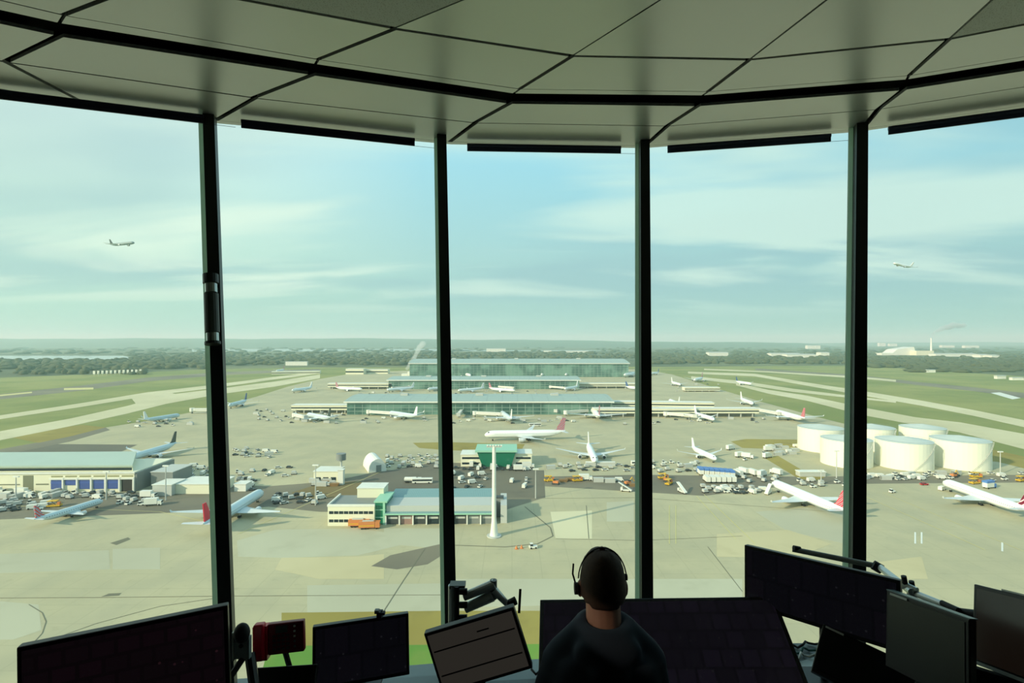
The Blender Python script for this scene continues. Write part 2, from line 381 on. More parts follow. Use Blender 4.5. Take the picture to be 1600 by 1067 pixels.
# hills
def ridge(x0, x1, Y, prof, depth, mt):
    mb = MB(); n = 60; vs = []
    for i in range(n+1):
        t = i/n; x = x0+(x1-x0)*t; h = prof(x)
        X = (x-CX)*Y/F; z = max(2, CAMZ-(h-CY)*Y/F)
        vs += [(X*.9, Y-depth, -5), (X*.95, Y-depth*.45, z*.55), (X, Y, z), (X*1.15, Y+depth*2, -5)]
    fs = [(i*4+k, (i+1)*4+k, (i+1)*4+k+1, i*4+k+1) for i in range(n) for k in range(3)]
    mb.add(vs, fs, mt); o = struct('hills', mb, smooth=True); return o
def pr1(x):
    b = 529 if x < 620 else 529+(x-620)*.011
    return min(b+math.sin(x*.02)*.5+math.sin(x*.053)*.35, 536)
ridge(-900, 1250, 9500, pr1, 2200, hillm)
ridge(700, 2600, 14000, lambda x: 536.2+math.sin(x*.011)*.5+math.sin(x*.04)*.3-(1.2 if 1300 < x < 1600 else 0), 2500, hillm)
far = [(760, 790, 549.5, 545, 'row of pale sheds beyond the largest terminal, above its roof left of centre'), (850, 862, 550, 548, 'tiny pale building above the far terminal roof centre'), (884, 920, 551, 548.6, 'thin pale building above the right end of the far terminal roof'),
       (1108, 1138, 556, 551, 'pale warehouse on the plain right of the third window post'), (1205, 1250, 557, 552.5, 'long white warehouse left of the fourth window post'), (1230, 1275, 558.6, 554, 'second white warehouse in front of the long one near fourth post'), (1283, 1296, 556, 551, 'small white shed just left of the fourth window post'),
       (1262, 1282, 545, 540, 'faint tower block on the horizon left of fourth post'), (1462, 1525, 557, 553, 'low white sheds right of the power station chimney'), (1532, 1546, 558.5, 554.5, 'small white shed right of the long low sheds'), (1550, 1562, 559, 555.5, 'tiny white shed farthest right of the power station row'),
       (1472, 1492, 543, 539.6, 'distant pale building behind chimney, left one of two'), (1508, 1530, 543.5, 540, 'distant pale building behind chimney, right one of two'), (1374, 1384, 541, 536, 'faint tower block on the skyline above power station, left one'), (1390, 1402, 541, 537, 'faint tower block on the skyline above power station, right one'),
       (446, 480, 571, 565, 'faint pale houses in the woods above the runway sheds'), (1448, 1462, 582, 578, 'white van-like hut by the far runway right of fourth post'), (1558, 1572, 592, 587, 'white hut at the far right airfield edge'), (1582, 1600, 594, 590, 'pale huts at the right edge of the airfield')]
# woodland
mb = MB(); rnd = random.Random(3)
def blob(mb, c, r, h, n=7):
    vs = [(c.x, c.y, h)]
    for j, (rr, zz) in enumerate(((.62, .86), (1, .5), (.85, .15))):
        for k in range(n):
            t = 2*PI*k/n+j*.4; q = r*rr*rnd.uniform(.8, 1.2); vs.append((c.x+q*math.cos(t), c.y+q*math.sin(t), h*zz))
    fs = [(0, 1+k, 1+(k+1) % n) for k in range(n)]+[(1+j*n+k, 1+(j+1)*n+k, 1+(j+1)*n+(k+1) % n, 1+j*n+(k+1) % n) for j in range(2) for k in range(n)]
    mb.add(vs, fs, leafm)
def wood(n, x0, x1, y0, y1, hs=(7, 15), rs=(8, 22)):
    for _ in range(n):
        x = rnd.uniform(x0, x1); t = rnd.random()
        y = 1/(1/y0+(1/y1-1/y0)*t) if False else rnd.uniform(y0, y1)
        if any(q[0]-4 < x < q[1]+4 and q[2]-5 < y < q[2]+1.5 for q in far+[(1372, 1470, 557, 0), (424, 700, 586, 0)]): continue
        blob(mb, G(x, y), rnd.uniform(*rs), rnd.uniform(*hs))
wood(1100, -500, 330, 564, 585-8, (9, 18)); wood(300, -500, 230, 572, 586, (8, 15), (7, 14))
wood(900, 200, 740, 553, 571); wood(500, 700, 1050, 552, 560); wood(1000, 1000, 1400, 551, 569); wood(1400, 1330, 1900, 551, 575, (8, 15)); wood(500, 1420, 1900, 570, 590-8, (6, 11))
wood(900, -600, 2200, 544, 554, (10, 18), (18, 40))
w_ = mb.build('woodland', smooth=True); tag(w_, 'dark belts of bare woodland beyond the airfield under the horizon', 'woodland', kind='stuff')

# ================================================================== BUILDINGS
def bspace(name, p0, p1, label, cat='building', group=None):
    d = p1-p0; e = empty(name, p0, math.atan2(d.y, d.x), label, cat, group); return e, d.length
def windows_row(parent, x0, x1, n, z0, z1, y=-.06, mt=glassdk, gap=.3, name='window'):
    w = (x1-x0)/n
    for i in range(n):
        MB().box((x0+i*w+gap/2*w, y, z0), (x0+(i+1)*w-gap/2*w, y+.1, z1), mt).build(name, parent)
def archroof(parent, Lx, y0, y1, z0, rise, mt, over=2.0, th=.8, name='roof', n=14):
    m_ = MB(); vs = []
    for i in range(n+1):
        t = i/n; y = y0-over+(y1-y0+2*over)*t; z = z0+rise*math.sin(PI*t)
        vs += [(-over, y, z), (Lx+over, y, z), (-over, y, z-th), (Lx+over, y, z-th)]
    fs = []
    for i in range(n):
        a = i*4; b = a+4; fs += [(a, a+1, b+1, b), (a+2, b+2, b+3, a+3), (a, b, b+2, a+2), (a+1, a+3, b+3, b+1)]
    fs += [(0, 2, 3, 1), (n*4, n*4+1, n*4+3, n*4+2)]
    m_.add(vs, fs, mt); return m_.build(name, parent, smooth=False)
# --- terminal halls
def terminal(x0, x1, yb, zr, depth, rise, label, group='long glass terminal halls'):
    e, Lx = bspace('terminal_building', G(x0, yb), G(x1, yb), label, 'terminal', group)
    MB().box((0, 0, 0), (Lx, depth, zr-.5), t5glass).build('glass_wall', e)
    archroof(e, Lx, 0, depth, zr, rise, t5roof, over=3)
    MB().box((-3, -3.2, zr-1.4), (Lx+3, -2.6, zr+.2), white).build('eaves_fascia', e)
    m_ = MB()
    for i in range(3):
        xx = Lx*(.18+.3*i); m_ = MB(); m_.box((xx, depth*.4, zr+rise*.9), (xx+9, depth*.5, zr+rise+2.2), lgrey); m_.build('roof_plant_box', e)
    return e, Lx
terminal(542, 955, 648, 15.6, 78, 3.6, 'nearest long glass terminal hall with pale green curved roof')
terminal(607, 905, 608, 16.5, 86, 3.5, 'middle long glass hall, between the nearest hall and the largest terminal')
terminal(640, 982, 589, 33, 150, 8, 'largest and farthest glass terminal with broad arched roof')
# --- terminal gate blocks, piers
def pier(x0, x1, y0, y1, z0, z1, dep, label, legs=0, mt=cream):
    e, Lx = bspace('pier_building', G(x0, y0), G(x1, y1), label, 'pier', None)
    MB().box((0, 0, z0), (Lx, dep, z1), mt).build('walkway', e)
    MB().box((0, -.15, z0+(z1-z0)*.35), (Lx, .1, z0+(z1-z0)*.62), glassdk).build('window_strip', e)
    MB().box((-.4, -.5, z1), (Lx+.4, dep+.4, z1+.5), white).build('roof', e)
    if z0 > 1:
        for i in range(legs): MB().box((Lx*(i+.5)/legs-.5, 1, 0), (Lx*(i+.5)/legs+.5, 2, z0), lgrey).build('column', e)
        MB().box((2, dep*.5, 0), (Lx-2, dep, z0), mgrey).build('ground_floor', e)
    return e
pier(928, 1186, 652, 652, 4.5, 9.5, 12, 'long white raised walkway running right from the nearest terminal hall', 14)
pier(957, 1116, 639, 641, 3.5, 9, 14, 'cream block with square dark openings right of nearest hall, behind walkway', 16)
pier(455, 545, 646, 646, 4, 9.5, 14, 'cream walkway running left from the nearest terminal hall', 7)
pier(512, 612, 608, 608, 4, 10, 14, 'white walkway running left from the middle hall', 7)
pier(896, 1000, 607, 607, 4, 9, 14, 'white walkway running right from the middle hall', 7)
pier(1070, 1125, 612, 612, 2, 7, 14, 'low white airport shed on the far right apron', 5)
pier(424, 500, 585, 584, 0, 7, 20, 'low pale sheds at the left end of the runway', 0)
pier(540, 568, 585, 585, 0, 14, 25, 'cream block left of the white terraced building', 0)
pier(568, 606, 584, 584, 0, 11, 22, 'white low block just left of the steam plume', 0)
pier(978, 1003, 588, 588, 0, 10, 20, 'white annexe at the right end of the largest terminal', 0)
pier(716, 745, 603, 603, 0, 9, 20, 'small block on the apron before the largest terminal', 0, lgrey)
# terraced white building with fins (left of mullion)
e, Lx = bspace('terraced_building', G(627, 588), G(690, 588), 'white terraced building with sloping decks under the steam plume', 'building')
for i in range(5):
    MB().hexa([(i*14, i*4, 0), (Lx, i*4, 0), (Lx, i*4+20, 0), (i*14, i*4+20, 0), (i*14, i*4, 6+i*5), (Lx-8, i*4, 9+i*4.5), (Lx-8, i*4+20, 9+i*4.5), (i*14, i*4+20, 6+i*5)], white).build('terrace', e)
# hangar left
p0, p1 = G(-160, 771), G(210, 768)
e, Lx = bspace('hangar_building', p0, p1, 'long cream hangar with blue doors and pale roof at the left', 'building')
xs = lambda px: (px+160)/370*Lx
MB().box((0, 0, 0), (Lx, 34, 11), cream).build('main_wall', e)
MB().prism([(0, 3), (Lx-3, 3), (Lx-24, 34), (0, 34)], 11, 13.6, cream).build('upper_wall', e)
MB().box((0, 2.9, 11.4), (Lx-3.5, 3.0, 12.8), glassdk).build('clerestory_window', e)
m_ = MB(); m_.hexa([(-1, 2, 13.6), (Lx-2.5, 2, 13.6), (Lx-23, 35, 13.9), (-1, 35, 13.9), (-1, 2, 14.6), (Lx-2.5, 2, 14.6), (Lx-23, 35, 15.4), (-1, 35, 15.4)], hangroof); m_.build('roof', e)
MB().box((-.3, -.5, 10.3), (Lx+.4, .1, 11.2), white).build('parapet_trim', e)
MB().box((Lx, .2, 0), (Lx+1.2, 34, 10.6), mgrey).build('side_wall', e)
for i in range(6):
    a, b = xs(79+i*22.2), xs(97+i*22.2)
    if i < 5:
        d = MB().box((a, -.3, 1.8 if i != 1 else 4.0), (b, .1, 6.8), blue).build('hangar_door', e)
        MB().box((a-.2, -.35, 5.3), (b+.2, -.3, 5.5), mat('door_blue_light', C(70, 104, 190))).build('door_rail', d)
    else: MB().box((a, -.2, .2), (b, .1, 6.8), mat('open_doorway_dark', C(40, 36, 34))).build('open_doorway', e)
    MB().box((a, -.1, 8.4), (b, .1, 9.3), mat('vent_strip', C(150, 148, 110))).build('vent_strip', e)
    MB().box((b+.1, -.9, 0), (b+1.0, 0, 8.2), white).build('door_pier', e)
MB().box((xs(77), -.8, 7.2), (Lx, 0, 8.0), white).build('canopy_beam', e)
for a, b, z0, z1 in ((35, 51, 1, 9.6), (-60, -44, 1, 9.6), (55, 75, 4.2, 4.9), (0, 30, 4.2, 4.8), (-40, 0, 4.2, 4.8)):
    MB().box((xs(a), -.1, z0), (xs(b), .1, z1), mat('grey_opening', C(118, 120, 96))).build('wall_opening', e)
# blocks around hangar
def block(name, x0, x1, yb, yt, dep, label, mt=cream, roofmt=lgrey, cat='building', yb2=None, extra=None):
    p0 = G(x0, yb); p1 = G(x1, yb2 or yb); z = CAMZ-(yt-CY)*p0.y/F
    e, Lx = bspace(name, p0, p1, label, cat)
    MB().box((0, 0, 0), (Lx, dep, z), mt).build('wall', e)
    MB().box((-.3, -.3, z), (Lx+.3, dep+.3, z+.4), roofmt).build('roof', e)
    if extra: extra(e, Lx, z)
    return e
def rowwin(n, f0=.45, f1=.7):
    return lambda e, Lx, z: windows_row(e, .4, Lx-.4, n, z*f0, z*f1)
block('plant_room', 236, 270, 764, 738, 18, 'dark grey plant block behind the right end of the hangar', mgrey, lgrey)
block('plant_room', 212, 238, 742, 722, 10, 'small grey rooftop block behind the hangar roof corner', mgrey, mgrey)
block('long_shed', 273, 342, 772, 757, 16, 'low white long shed right of the hangar', cream, white)
block('storage_tank_shed', 238, 268, 775, 758, 12, 'small pale shed between the hangar and the long white shed', lgrey, white)
block('small_shed', 490, 528, 754, 737, 12, 'small cream shed beside the mast in the middle yard', cream, white, extra=rowwin(3, .2, .5))
block('water_tower_base', 528, 536, 758, 735, 3, 'slim white kiosk beneath the round grey radar drum', white, white, cat='kiosk')
block('small_shed', 366, 384, 768, 757, 7, 'small white kiosk left of the parked jeeps near the wide jet', white, white)
# arched shed
p0, p1 = G(576, 739), G(604, 736)
e, Lx = bspace('arched_shed', p0, p1, 'pale arched shed with open front in the middle yard', 'shed')
m_ = MB(); n = 12; vs = []
for i in range(n+1):
    a = PI*i/n
    for yy in (0, 22): vs.append((Lx/2-Lx/2*math.cos(a), yy, 8.5*math.sin(a)))
m_.add(vs, [(2*i, 2*i+2, 2*i+3, 2*i+1) for i in range(n)]+[tuple(range(0, 2*n+2, 2)), tuple(range(2*n+1, 0, -2))], white); m_.build('arched_shell', e, smooth=False)
MB().box((Lx*.42, -.2, 0), (Lx*.7, .1, 4.5), mgrey).build('doorway', e)
# radar drum
p = G(533, 746); e = empty('radar_drum', p, 0, 'round grey radar drum on a lattice stand in the middle yard', 'radar')
MB().tube([(0, 0, 0), (0, 0, 11)], .6, lgrey).build('stand', e)
MB().tube([(0, 0, 11), (0, 0, 15)], 3.0, mgrey, 16).build('drum', e)
# fire station block (centre)
p0, p1 = G(512, 822), G(585, 822)
e, Lx = bspace('office_block', p0, p1, 'white two-storey office block with window bands, left of teal garage', 'building')
H1 = 9.0
MB().box((0, 0, 0), (Lx, 17, H1), cream).build('wall', e)
MB().box((-.2, -.25, H1), (Lx+.2, .5, H1+1), white).build('front_parapet', e)
MB().box((-.2, .5, H1), (.5, 17, H1+1), white).build('side_parapet', e)
MB().box((.5, .5, H1), (Lx, 17, H1+.15), mgrey).build('roof_deck', e)
windows_row(e, .5, Lx-.5, 9, 1.8, 3.1, mt=glassdk, gap=.12); windows_row(e, .5, Lx-.5, 9, 5.6, 6.9, mt=glassdk, gap=.12)
MB().box((Lx*.45, 13, H1), (Lx+1, 22, H1+4.6), cream).build('upper_storey', e)
MB().box((Lx*.45-.3, 12.7, H1+4.6), (Lx+1.3, 22.3, H1+5), white).build('upper_roof', e)
p0b, p1b = G(586, 820), G(603, 820)
e, Lx = bspace('stair_tower', p0b, p1b, 'green glazed link between the white offices and the teal garage', 'building')
MB().box((0, 0, 0), (Lx, 14, 10.4), green).build('glazed_wall', e)
MB().box((-.4, -.6, 10.4), (Lx+.6, 15, 11.1), palegreen).build('roof', e)
MB().box((Lx-1.3, -.5, 0), (Lx-.3, .2, 10.4), palegreen).build('corner_post', e)
for z in (3.3, 6.8): MB().box((0, -.2, z), (Lx, .1, z+.4), palegreen).build('floor_band', e)
p0, p1 = G(603, 820), G(772, 819)
e, Lx = bspace('fire_station', p0, p1, 'garage hall with seven bays under a teal metal roof', 'building')
MB().box((0, .8, 0), (Lx, 25, 5.0), lgrey).build('wall', e)
m_ = MB(); n = 8; vs = []
for i in range(n+1):
    t = i/n; y = -1+27*t; z = 5.4+4.0*math.sin(t*PI*.55)
    vs += [(-1, y, z), (Lx+.6, y, z), (-1, y, z-.5), (Lx+.6, y, z-.5)]
fs = [f for i in range(n) for a, b in [(i*4, i*4+4)] for f in ((a, a+1, b+1, b), (a+2, b+2, b+3, a+3), (a, b, b+2, a+2), (a+1, a+3, b+3, b+1))]+[(0, 2, 3, 1), (n*4, n*4+1, n*4+3, n*4+2)]
m_.add(vs, fs, tealroof); m_.build('roof', e)
MB().box((-1, -1.3, 4.9), (Lx+.6, -.9, 5.5), palegreen).build('gutter', e)
MB().box((-1, .8, 4.0), (Lx, 25, 8.6), lgrey).build('gable_wall', e)
bw = Lx/8
for i in range(8):
    d = MB().box((i*bw+.4, .5, 0), ((i+1)*bw-.4, .8, 4.6), [dgrey, mat('pink_grey_door', C(150, 120, 110)), dgrey, glassdk, glassdk, dgrey, mgrey, mgrey][i]).build('bay_door', e)
    MB().box((i*bw+1, .42, 2.6), ((i+1)*bw-1, .5, 3.6), lgrey).build('door_window', d)
    MB().box((i*bw-.3, -.6, 0), (i*bw+.3, .7, 5), white).build('pillar', e)
MB().box((Lx-.3, -.6, 0), (Lx+.3, .7, 5), white).build('pillar', e)
MB().box((Lx+3, 1, 0), (Lx+6, 20, 8.5), lgrey).build('hose_tower_wall', e)
block('site_cabin', 770, 786, 808, 778, 3, 'slim dark grey block at the right end of the garage', mgrey, dgrey)
# green control building
p0, p1 = G(720, 729), G(831, 729)
e, Lx = bspace('green_glass_building', p0, p1, 'building with flared green glass centre between two white wings', 'building')
px = lambda v: (v-720)/111*Lx
MB().box((0, 0, 0), (px(752), 14, 8), cream).build('left_wing', e)
MB().box((px(800), 0, 0), (Lx, 14, 8.6), cream).build('right_wing', e)
MB().hexa([(px(754), -1, 0), (px(798), -1, 0), (px(798), 15, 0), (px(754), 15, 0), (px(746), -3.5, 10.6), (px(806), -3.5, 10.6), (px(806), 17, 10.6), (px(746), 17, 10.6)], green).build('glass_centre', e)
MB().box((px(743), -4.5, 10.6), (px(808), 18, 11.8), palegreen).build('roof_canopy', e)
for x0, x1 in ((722, 750), (806, 829)):
    for z in (1.6, 5.2): MB().box((px(x0), -.2, z), (px(x1), .1, z+1.3), glassdk).build('window_strip', e)
MB().box((-.3, -.4, 8), (px(750), 14, 8.5), white).build('left_roof', e)
MB().box((px(802), -.4, 8.6), (Lx+.3, 14, 9.1), white).build('right_roof', e)
# far buildings
for x0, x1, yb, yt, lb in far:
    p0 = G(x0, yb); p1 = G(x1, yb); z = CAMZ-(yt-CY)*p0.y/F; e, Lx = bspace('warehouse', p0, p1, lb, 'building', 'distant pale buildings')
    D = 50 if yb < 570 else 8; r_ = 4 if yb < 570 else 1
    MB().box((0, 0, 0), (Lx, D, z), white).build('wall', e)
    MB().hexa([(-1, -1, z), (Lx+1, -1, z), (Lx+1, D+1, z), (-1, D+1, z), (0, D*.45, z+r_), (Lx, D*.45, z+r_), (Lx, D*.6, z+r_), (0, D*.6, z+r_)], lgrey).build('roof', e)
# power station
p0 = G(1378, 555); e = empty('power_station', p0, 0, 'white power station with stepped halls and a tall chimney, far right', 'power station')
s_ = p0.y/F
MB().box((0, 0, 0), (22*s_, 60, 3.5*s_), white).build('low_hall', e)
MB().hexa([(18*s_, 30, 0), (60*s_, 30, 0), (60*s_, 120, 0), (18*s_, 120, 0), (30*s_, 30, 9*s_), (56*s_, 30, 13*s_), (56*s_, 120, 13*s_), (30*s_, 120, 9*s_)], white).build('sloping_hall', e)
MB().box((50*s_, -20, 0), (77*s_, 40, 7*s_), cream).build('boiler_house', e)
MB().tube([(77*s_, 0, 0), (77*s_, 0, 27*s_)], [1.6*s_, .9*s_], white, 12).build('chimney', e)
def plume(name, pts, rs, dens, label):
    mb = MB(); rr = random.Random(5)
    for i in range(len(pts)-1):
        for k in range(3):
            t = k/3; p = Vector(pts[i]).lerp(Vector(pts[i+1]), t); r = rs[i]*(1-t)+rs[i+1]*t
            mb.ell(p+Vector((rr.uniform(-.2, .2)*r, 0, rr.uniform(-.2, .2)*r)), (r*1.2, r, r), white, 10, 6)
    o = mb.build(name, smooth=True); o.data.materials.clear(); o.data.materials.append(volmat(name+'_vapour', (1, 1, 1, 1), dens, .3))
    o.data.polygons.foreach_set('material_index', [0]*len(o.data.polygons))
    rm = o.modifiers.new('join', 'REMESH'); rm.mode = 'VOXEL'; rm.voxel_size = max(1.0, rs[0]*.4); tag(o, label, 'smoke', kind='stuff'); return o
q = 3100.0
plume('steam_plume', [P(1456, 527, q), P(1460, 519, q), P(1472, 513, q), P(1490, 509, q+50), P(1512, 507, q+100)], [4, 9, 16, 20, 14], .05, 'white steam drifting right from the power station chimney')
q = 1420.0
plume('steam_cloud', [P(636, 576, q), P(643, 565, q), P(650, 553, q+20), P(656, 543, q+40), P(662, 533, q+60)], [5, 6, 6, 8, 9], .06, 'thin steam rising above the white terraced building')
# fuel tanks
def tank(cx_, Yc, R, H, label):
    p = Vector(((cx_-CX)*Yc/F, Yc, 0)); e = empty('fuel_tank', p, 0, label, 'storage tank', 'white fuel storage tanks')
    n = 40
    MB().tube([(0, 0, 0), (0, 0, H)], R, tankm, n).build('shell', e, smooth=False)
    m_ = MB(); vs = [(0, 0, H+2.6)]+[(R*1.01*math.cos(2*PI*k/n), R*1.01*math.sin(2*PI*k/n), H+.05) for k in range(n)]
    m_.add(vs, [(0, 1+k, 1+(k+1) % n) for k in range(n)], tankroof); m_.build('cone_roof', e)
    m_ = MB()
    for k in range(n):
        a, b = 2*PI*k/n, 2*PI*(k+1)/n
        m_.tube([((R+.1)*math.cos(a), (R+.1)*math.sin(a), H+1.0), ((R+.1)*math.cos(b), (R+.1)*math.sin(b), H+1.0)], .06, mgrey, 4)
    m_.build('rim_rail', e)
    m_ = MB()   # spiral stair on the shell
    for k in range(24):
        a = -1.9+.045*k; z = H*(k+1)/24
        m_.box((0, 0, 0), (0, 0, 0), mgrey) if False else m_.tube([((R+.1)*math.cos(a), (R+.1)*math.sin(a), z-.1), ((R+1.1)*math.cos(a), (R+1.1)*math.sin(a), z-.1)], .25, lgrey, 4)
    m_.build('stair', e)
tank(1322, 356, 15.5, 17.6, 'white fuel tank crossed by the fourth window post, front row')
tank(1412, 350, 16.3, 17.8, 'front row fuel tank, second from the right, with stair on its side')
tank(1499.5, 350, 16.4, 18.4, 'rightmost front fuel tank, behind the maroon-tailed jet')
tank(1282, 404, 16.0, 17.4, 'leftmost fuel tank, partly behind the one at the window post')
tank(1362, 408, 15.5, 17.0, 'rear row fuel tank just right of the fourth window post')
tank(1441, 404, 15.0, 17.5, 'rear row fuel tank seen between the two right front tanks')
block('pipe_shed', 1250, 1290, 745, 738, 5, 'low grey pipe shed before the leftmost fuel tanks', lgrey, white)
# masts
def mast(x, yb, yt, label, r=.35, heavy=False):
    p = G(x, yb); H = CAMZ-(yt-CY)*p.y/F
    e = empty('floodlight_mast', p, 0, label, 'mast', None if heavy else 'floodlight masts')
    if heavy:
        MB().tube([(0, 0, 0), (0, 0, 3), (0, 0, 8), (0, 0, H)], [2.0, 1.5, 1.0, .75], white, 14).build('column', e)
        MB().tube([(0, 0, 0), (0, 0, .5)], 3.2, lgrey, 16).build('base_ring', e)
        MB().box((-3.3, -.5, H-.5), (3.3, .5, H+.1), lgrey).build('crossbar', e)
        for k in range(6): MB().box((-3.2+k*1.2, -.8, H+.1), (-2.5+k*1.2, -.2, H+.7), white).build('lamp', e)
    else:
        MB().tube([(0, 0, 0), (0, 0, H)], [r, r*.6], lgrey, 8).build('pole', e)
        MB().box((-1.6, -.4, H-.2), (1.6, .4, H+.4), white).build('lamp_head', e)
mast(772, 838, 697, 'tall thick white mast in front of the teal-roofed garage', heavy=True)
mast(837, 779, 733, 'slim mast on the dark yard right of the white mast')
mast(493, 790, 727, 'slim mast standing left of the white office block')
mast(259, 782, 728, 'slim mast right of the hangar end')
mast(166, 781, 737, 'slim mast before the blue hangar doors')
mast(25, 781, 745, 'slim mast before the left part of the hangar')
mast(1307, 747, 705, 'slim mast in front of the fuel tank at the window post')
mast(1563, 741, 706, 'slim lamp mast right of the rightmost fuel tank')
mast(1283, 756, 735, 'slim short mast behind the red-tailed jet')
# antenna row
for i in range(12):
    p = G(147+i*6.6, 587-i*.25); mb = MB(); mb.tube([(0, 0, 0), (0, 0, 6)], .35, white, 6); mb.box((-2.6, -.5, 4), (2.6, .5, 12), white)
    tag(mb.build('localizer_antenna', loc=p), 'white antenna frame in the row at the far end of the left runway', 'antenna', 'row of white runway antennas')

# ================================================================== AIRCRAFT
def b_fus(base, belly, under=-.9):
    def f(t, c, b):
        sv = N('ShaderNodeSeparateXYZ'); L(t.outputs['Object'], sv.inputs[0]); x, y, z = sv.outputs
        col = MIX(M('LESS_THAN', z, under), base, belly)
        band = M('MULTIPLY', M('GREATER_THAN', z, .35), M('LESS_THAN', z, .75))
        w = M('LESS_THAN', M('FRACT', M('MULTIPLY', x, .8)), .45)
        inr = M('LESS_THAN', M('ABSOLUTE', x), 14 if under > -1.2 else 24)
        col = MIX(M('MULTIPLY', M('MULTIPLY', band, w), M('MULTIPLY', inr, .8)), col, C(60, 70, 84))
        return col
    return f
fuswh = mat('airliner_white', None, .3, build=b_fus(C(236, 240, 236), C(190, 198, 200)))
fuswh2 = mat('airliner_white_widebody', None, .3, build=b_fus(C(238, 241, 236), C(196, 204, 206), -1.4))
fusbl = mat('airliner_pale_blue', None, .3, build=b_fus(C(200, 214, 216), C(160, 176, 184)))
wingm = mat('wing_grey', C(206, 212, 210), .35)
engm = mat('engine_cowl', C(214, 218, 216), .35); engdk = mat('engine_intake', C(30, 32, 36), .6)
def finmat(name, a, b_, c_=None, sc=.35):
    def f(t, cc, bb):
        w = N('ShaderNodeTexWave'); w.inputs['Scale'].default_value = sc; w.inputs['Distortion'].default_value = 2.5; w.bands_direction = 'DIAGONAL'; L(t.outputs['Object'], w.inputs[0])
        col = RAMP(w.outputs['Fac'], [(0, a), (.45, a), (.5, b_), (.78, b_), (.82, c_ or b_)], 'CONSTANT'); return col
    return mat(name, None, .35, build=f)
FIN = {'union': finmat('fin_red_white_blue', C(186, 34, 52), C(235, 232, 228), C(40, 52, 110)),
       'red': mat('fin_red', C(196, 34, 60), .35), 'maroon': finmat('fin_maroon', C(120, 12, 48), C(150, 26, 66), C(225, 215, 215), .2),
       'dark': mat('fin_dark_green', C(52, 66, 62), .4), 'white': mat('fin_white', C(232, 234, 230), .35), 'blue': mat('fin_blue', C(60, 86, 130), .4), 'pink': finmat('fin_pale_red', C(200, 60, 80), C(232, 214, 214), C(170, 40, 70), .25)}
def make_plane(kind, fin, fm):
    wide = kind == 'wide'
    Lg, R, span, = (63, 2.95, 60) if wide else (37.5, 2.0, 34.5)
    zc_ = R+ (2.0 if wide else 1.5)
    e = empty('airliner', (0, 0, 0))
    st = [(.5, .02, -.18), (.492, .30, -.14), (.475, .58, -.09), (.45, .82, -.03), (.42, .95, 0), (.38, 1, 0), (0, 1, 0), (-.2, 1, 0), (-.3, .9, .08), (-.38, .68, .26), (-.45, .38, .48), (-.49, .16, .62), (-.5, .06, .66)]
    n = 18; m_ = MB(); vs = []
    for x, r, dz in st:
        for k in range(n):
            a = 2*PI*k/n; vs.append((x*Lg, R*r*math.cos(a), R*r*math.sin(a)+dz*R))
    m_.add(vs, [(i*n+k, i*n+(k+1) % n, (i+1)*n+(k+1) % n, (i+1)*n+k) for i in range(len(st)-1) for k in range(n)]+[tuple(range(n)), tuple((len(st)-1)*n+k for k in range(n))], fm)
    f_ = m_.build('fuselage', e, smooth=True); f_.location = (0, 0, zc_)
    m_ = MB(); s = R
    m_.add([(.462*Lg, -.42*s, .56*s+.02), (.462*Lg, .42*s, .56*s+.02), (.449*Lg, .36*s, .74*s+.06), (.449*Lg, -.36*s, .74*s+.06), (.455*Lg, .66*s, .38*s), (.44*Lg, .62*s, .66*s), (.455*Lg, -.66*s, .38*s), (.44*Lg, -.62*s, .66*s)], [(0, 1, 2, 3), (1, 4, 5, 2), (0, 3, 7, 6)], glassdk)
    m_.build('cockpit_window', f_)
    for sg in (1, -1):
        m_ = MB(); c0, c1, c2 = Lg*.19, Lg*.09, Lg*.03
        def sec(x, y, z, c, th): return [(x, y, z), (x-c*.3, y, z+th), (x-c, y, z), (x-c*.3, y, z-th*.5)]
        ss = sec(Lg*.12, sg*R*.6, -R*.55, c0, R*.22)+sec(Lg*.02, sg*span*.19, -R*.4, c1*1.25, R*.14)+sec(-Lg*.145, sg*span*.5, R*.35, c2, R*.04)
        tipx = -Lg*.145
        ss += sec(tipx-c2*.6, sg*(span*.5+.5), R*.35+(1.6 if not wide else 1.2), c2*.5, .05)
        fs = []
        for i in range(3):
            for k in range(4): fs.append((i*4+k, i*4+(k+1) % 4, i*4+4+(k+1) % 4, i*4+4+k))
        fs += [(0, 1, 2, 3), (12, 15, 14, 13)]
        m_.add(ss, fs, wingm); w = m_.build('wing', e); w.location = (0, 0, zc_)
        m_ = MB(); ey = sg*span*.17; ez = -R*.95; er = R*.56; ex = Lg*.075
        m_.tube([(ex+Lg*.025, ey, ez), (ex+Lg*.015, ey, ez), (ex-Lg*.03, ey, ez), (ex-Lg*.06, ey, ez)], [er*.92, er, er*.9, er*.5], engm, 16)
        m_.tube([(ex+Lg*.0255, ey, ez), (ex+Lg*.0262, ey, ez)], [er*.8, er*.78], engdk, 16)
        m_.box((ex-Lg*.06, ey-.15, ez+er*.6), (ex-.2, ey+.15, -R*.42), engm)
        en = m_.build('engine', e, smooth=False); en.location = (0, 0, zc_)
        m_ = MB(); c0, c1 = Lg*.085, Lg*.035
        ss = sec(-Lg*.415, sg*R*.2, R*.5, c0, R*.08)+sec(-Lg*.475, sg*span*.18, R*.7, c1, R*.03)
        m_.add(ss, [(0, 1, 5, 4), (1, 2, 6, 5), (2, 3, 7, 6), (3, 0, 4, 7), (0, 3, 2, 1), (4, 5, 6, 7)], wingm)
        t = m_.build('tailplane', e); t.location = (0, 0, zc_)
    m_ = MB(); hf = R*3.2; x0 = -Lg*.355
    prof = [(x0, R*.9), (x0-Lg*.03, R*1.25), (x0-Lg*.105, R*.9+hf), (x0-Lg*.145, R*.9+hf), (x0-Lg*.125, R*.85)]
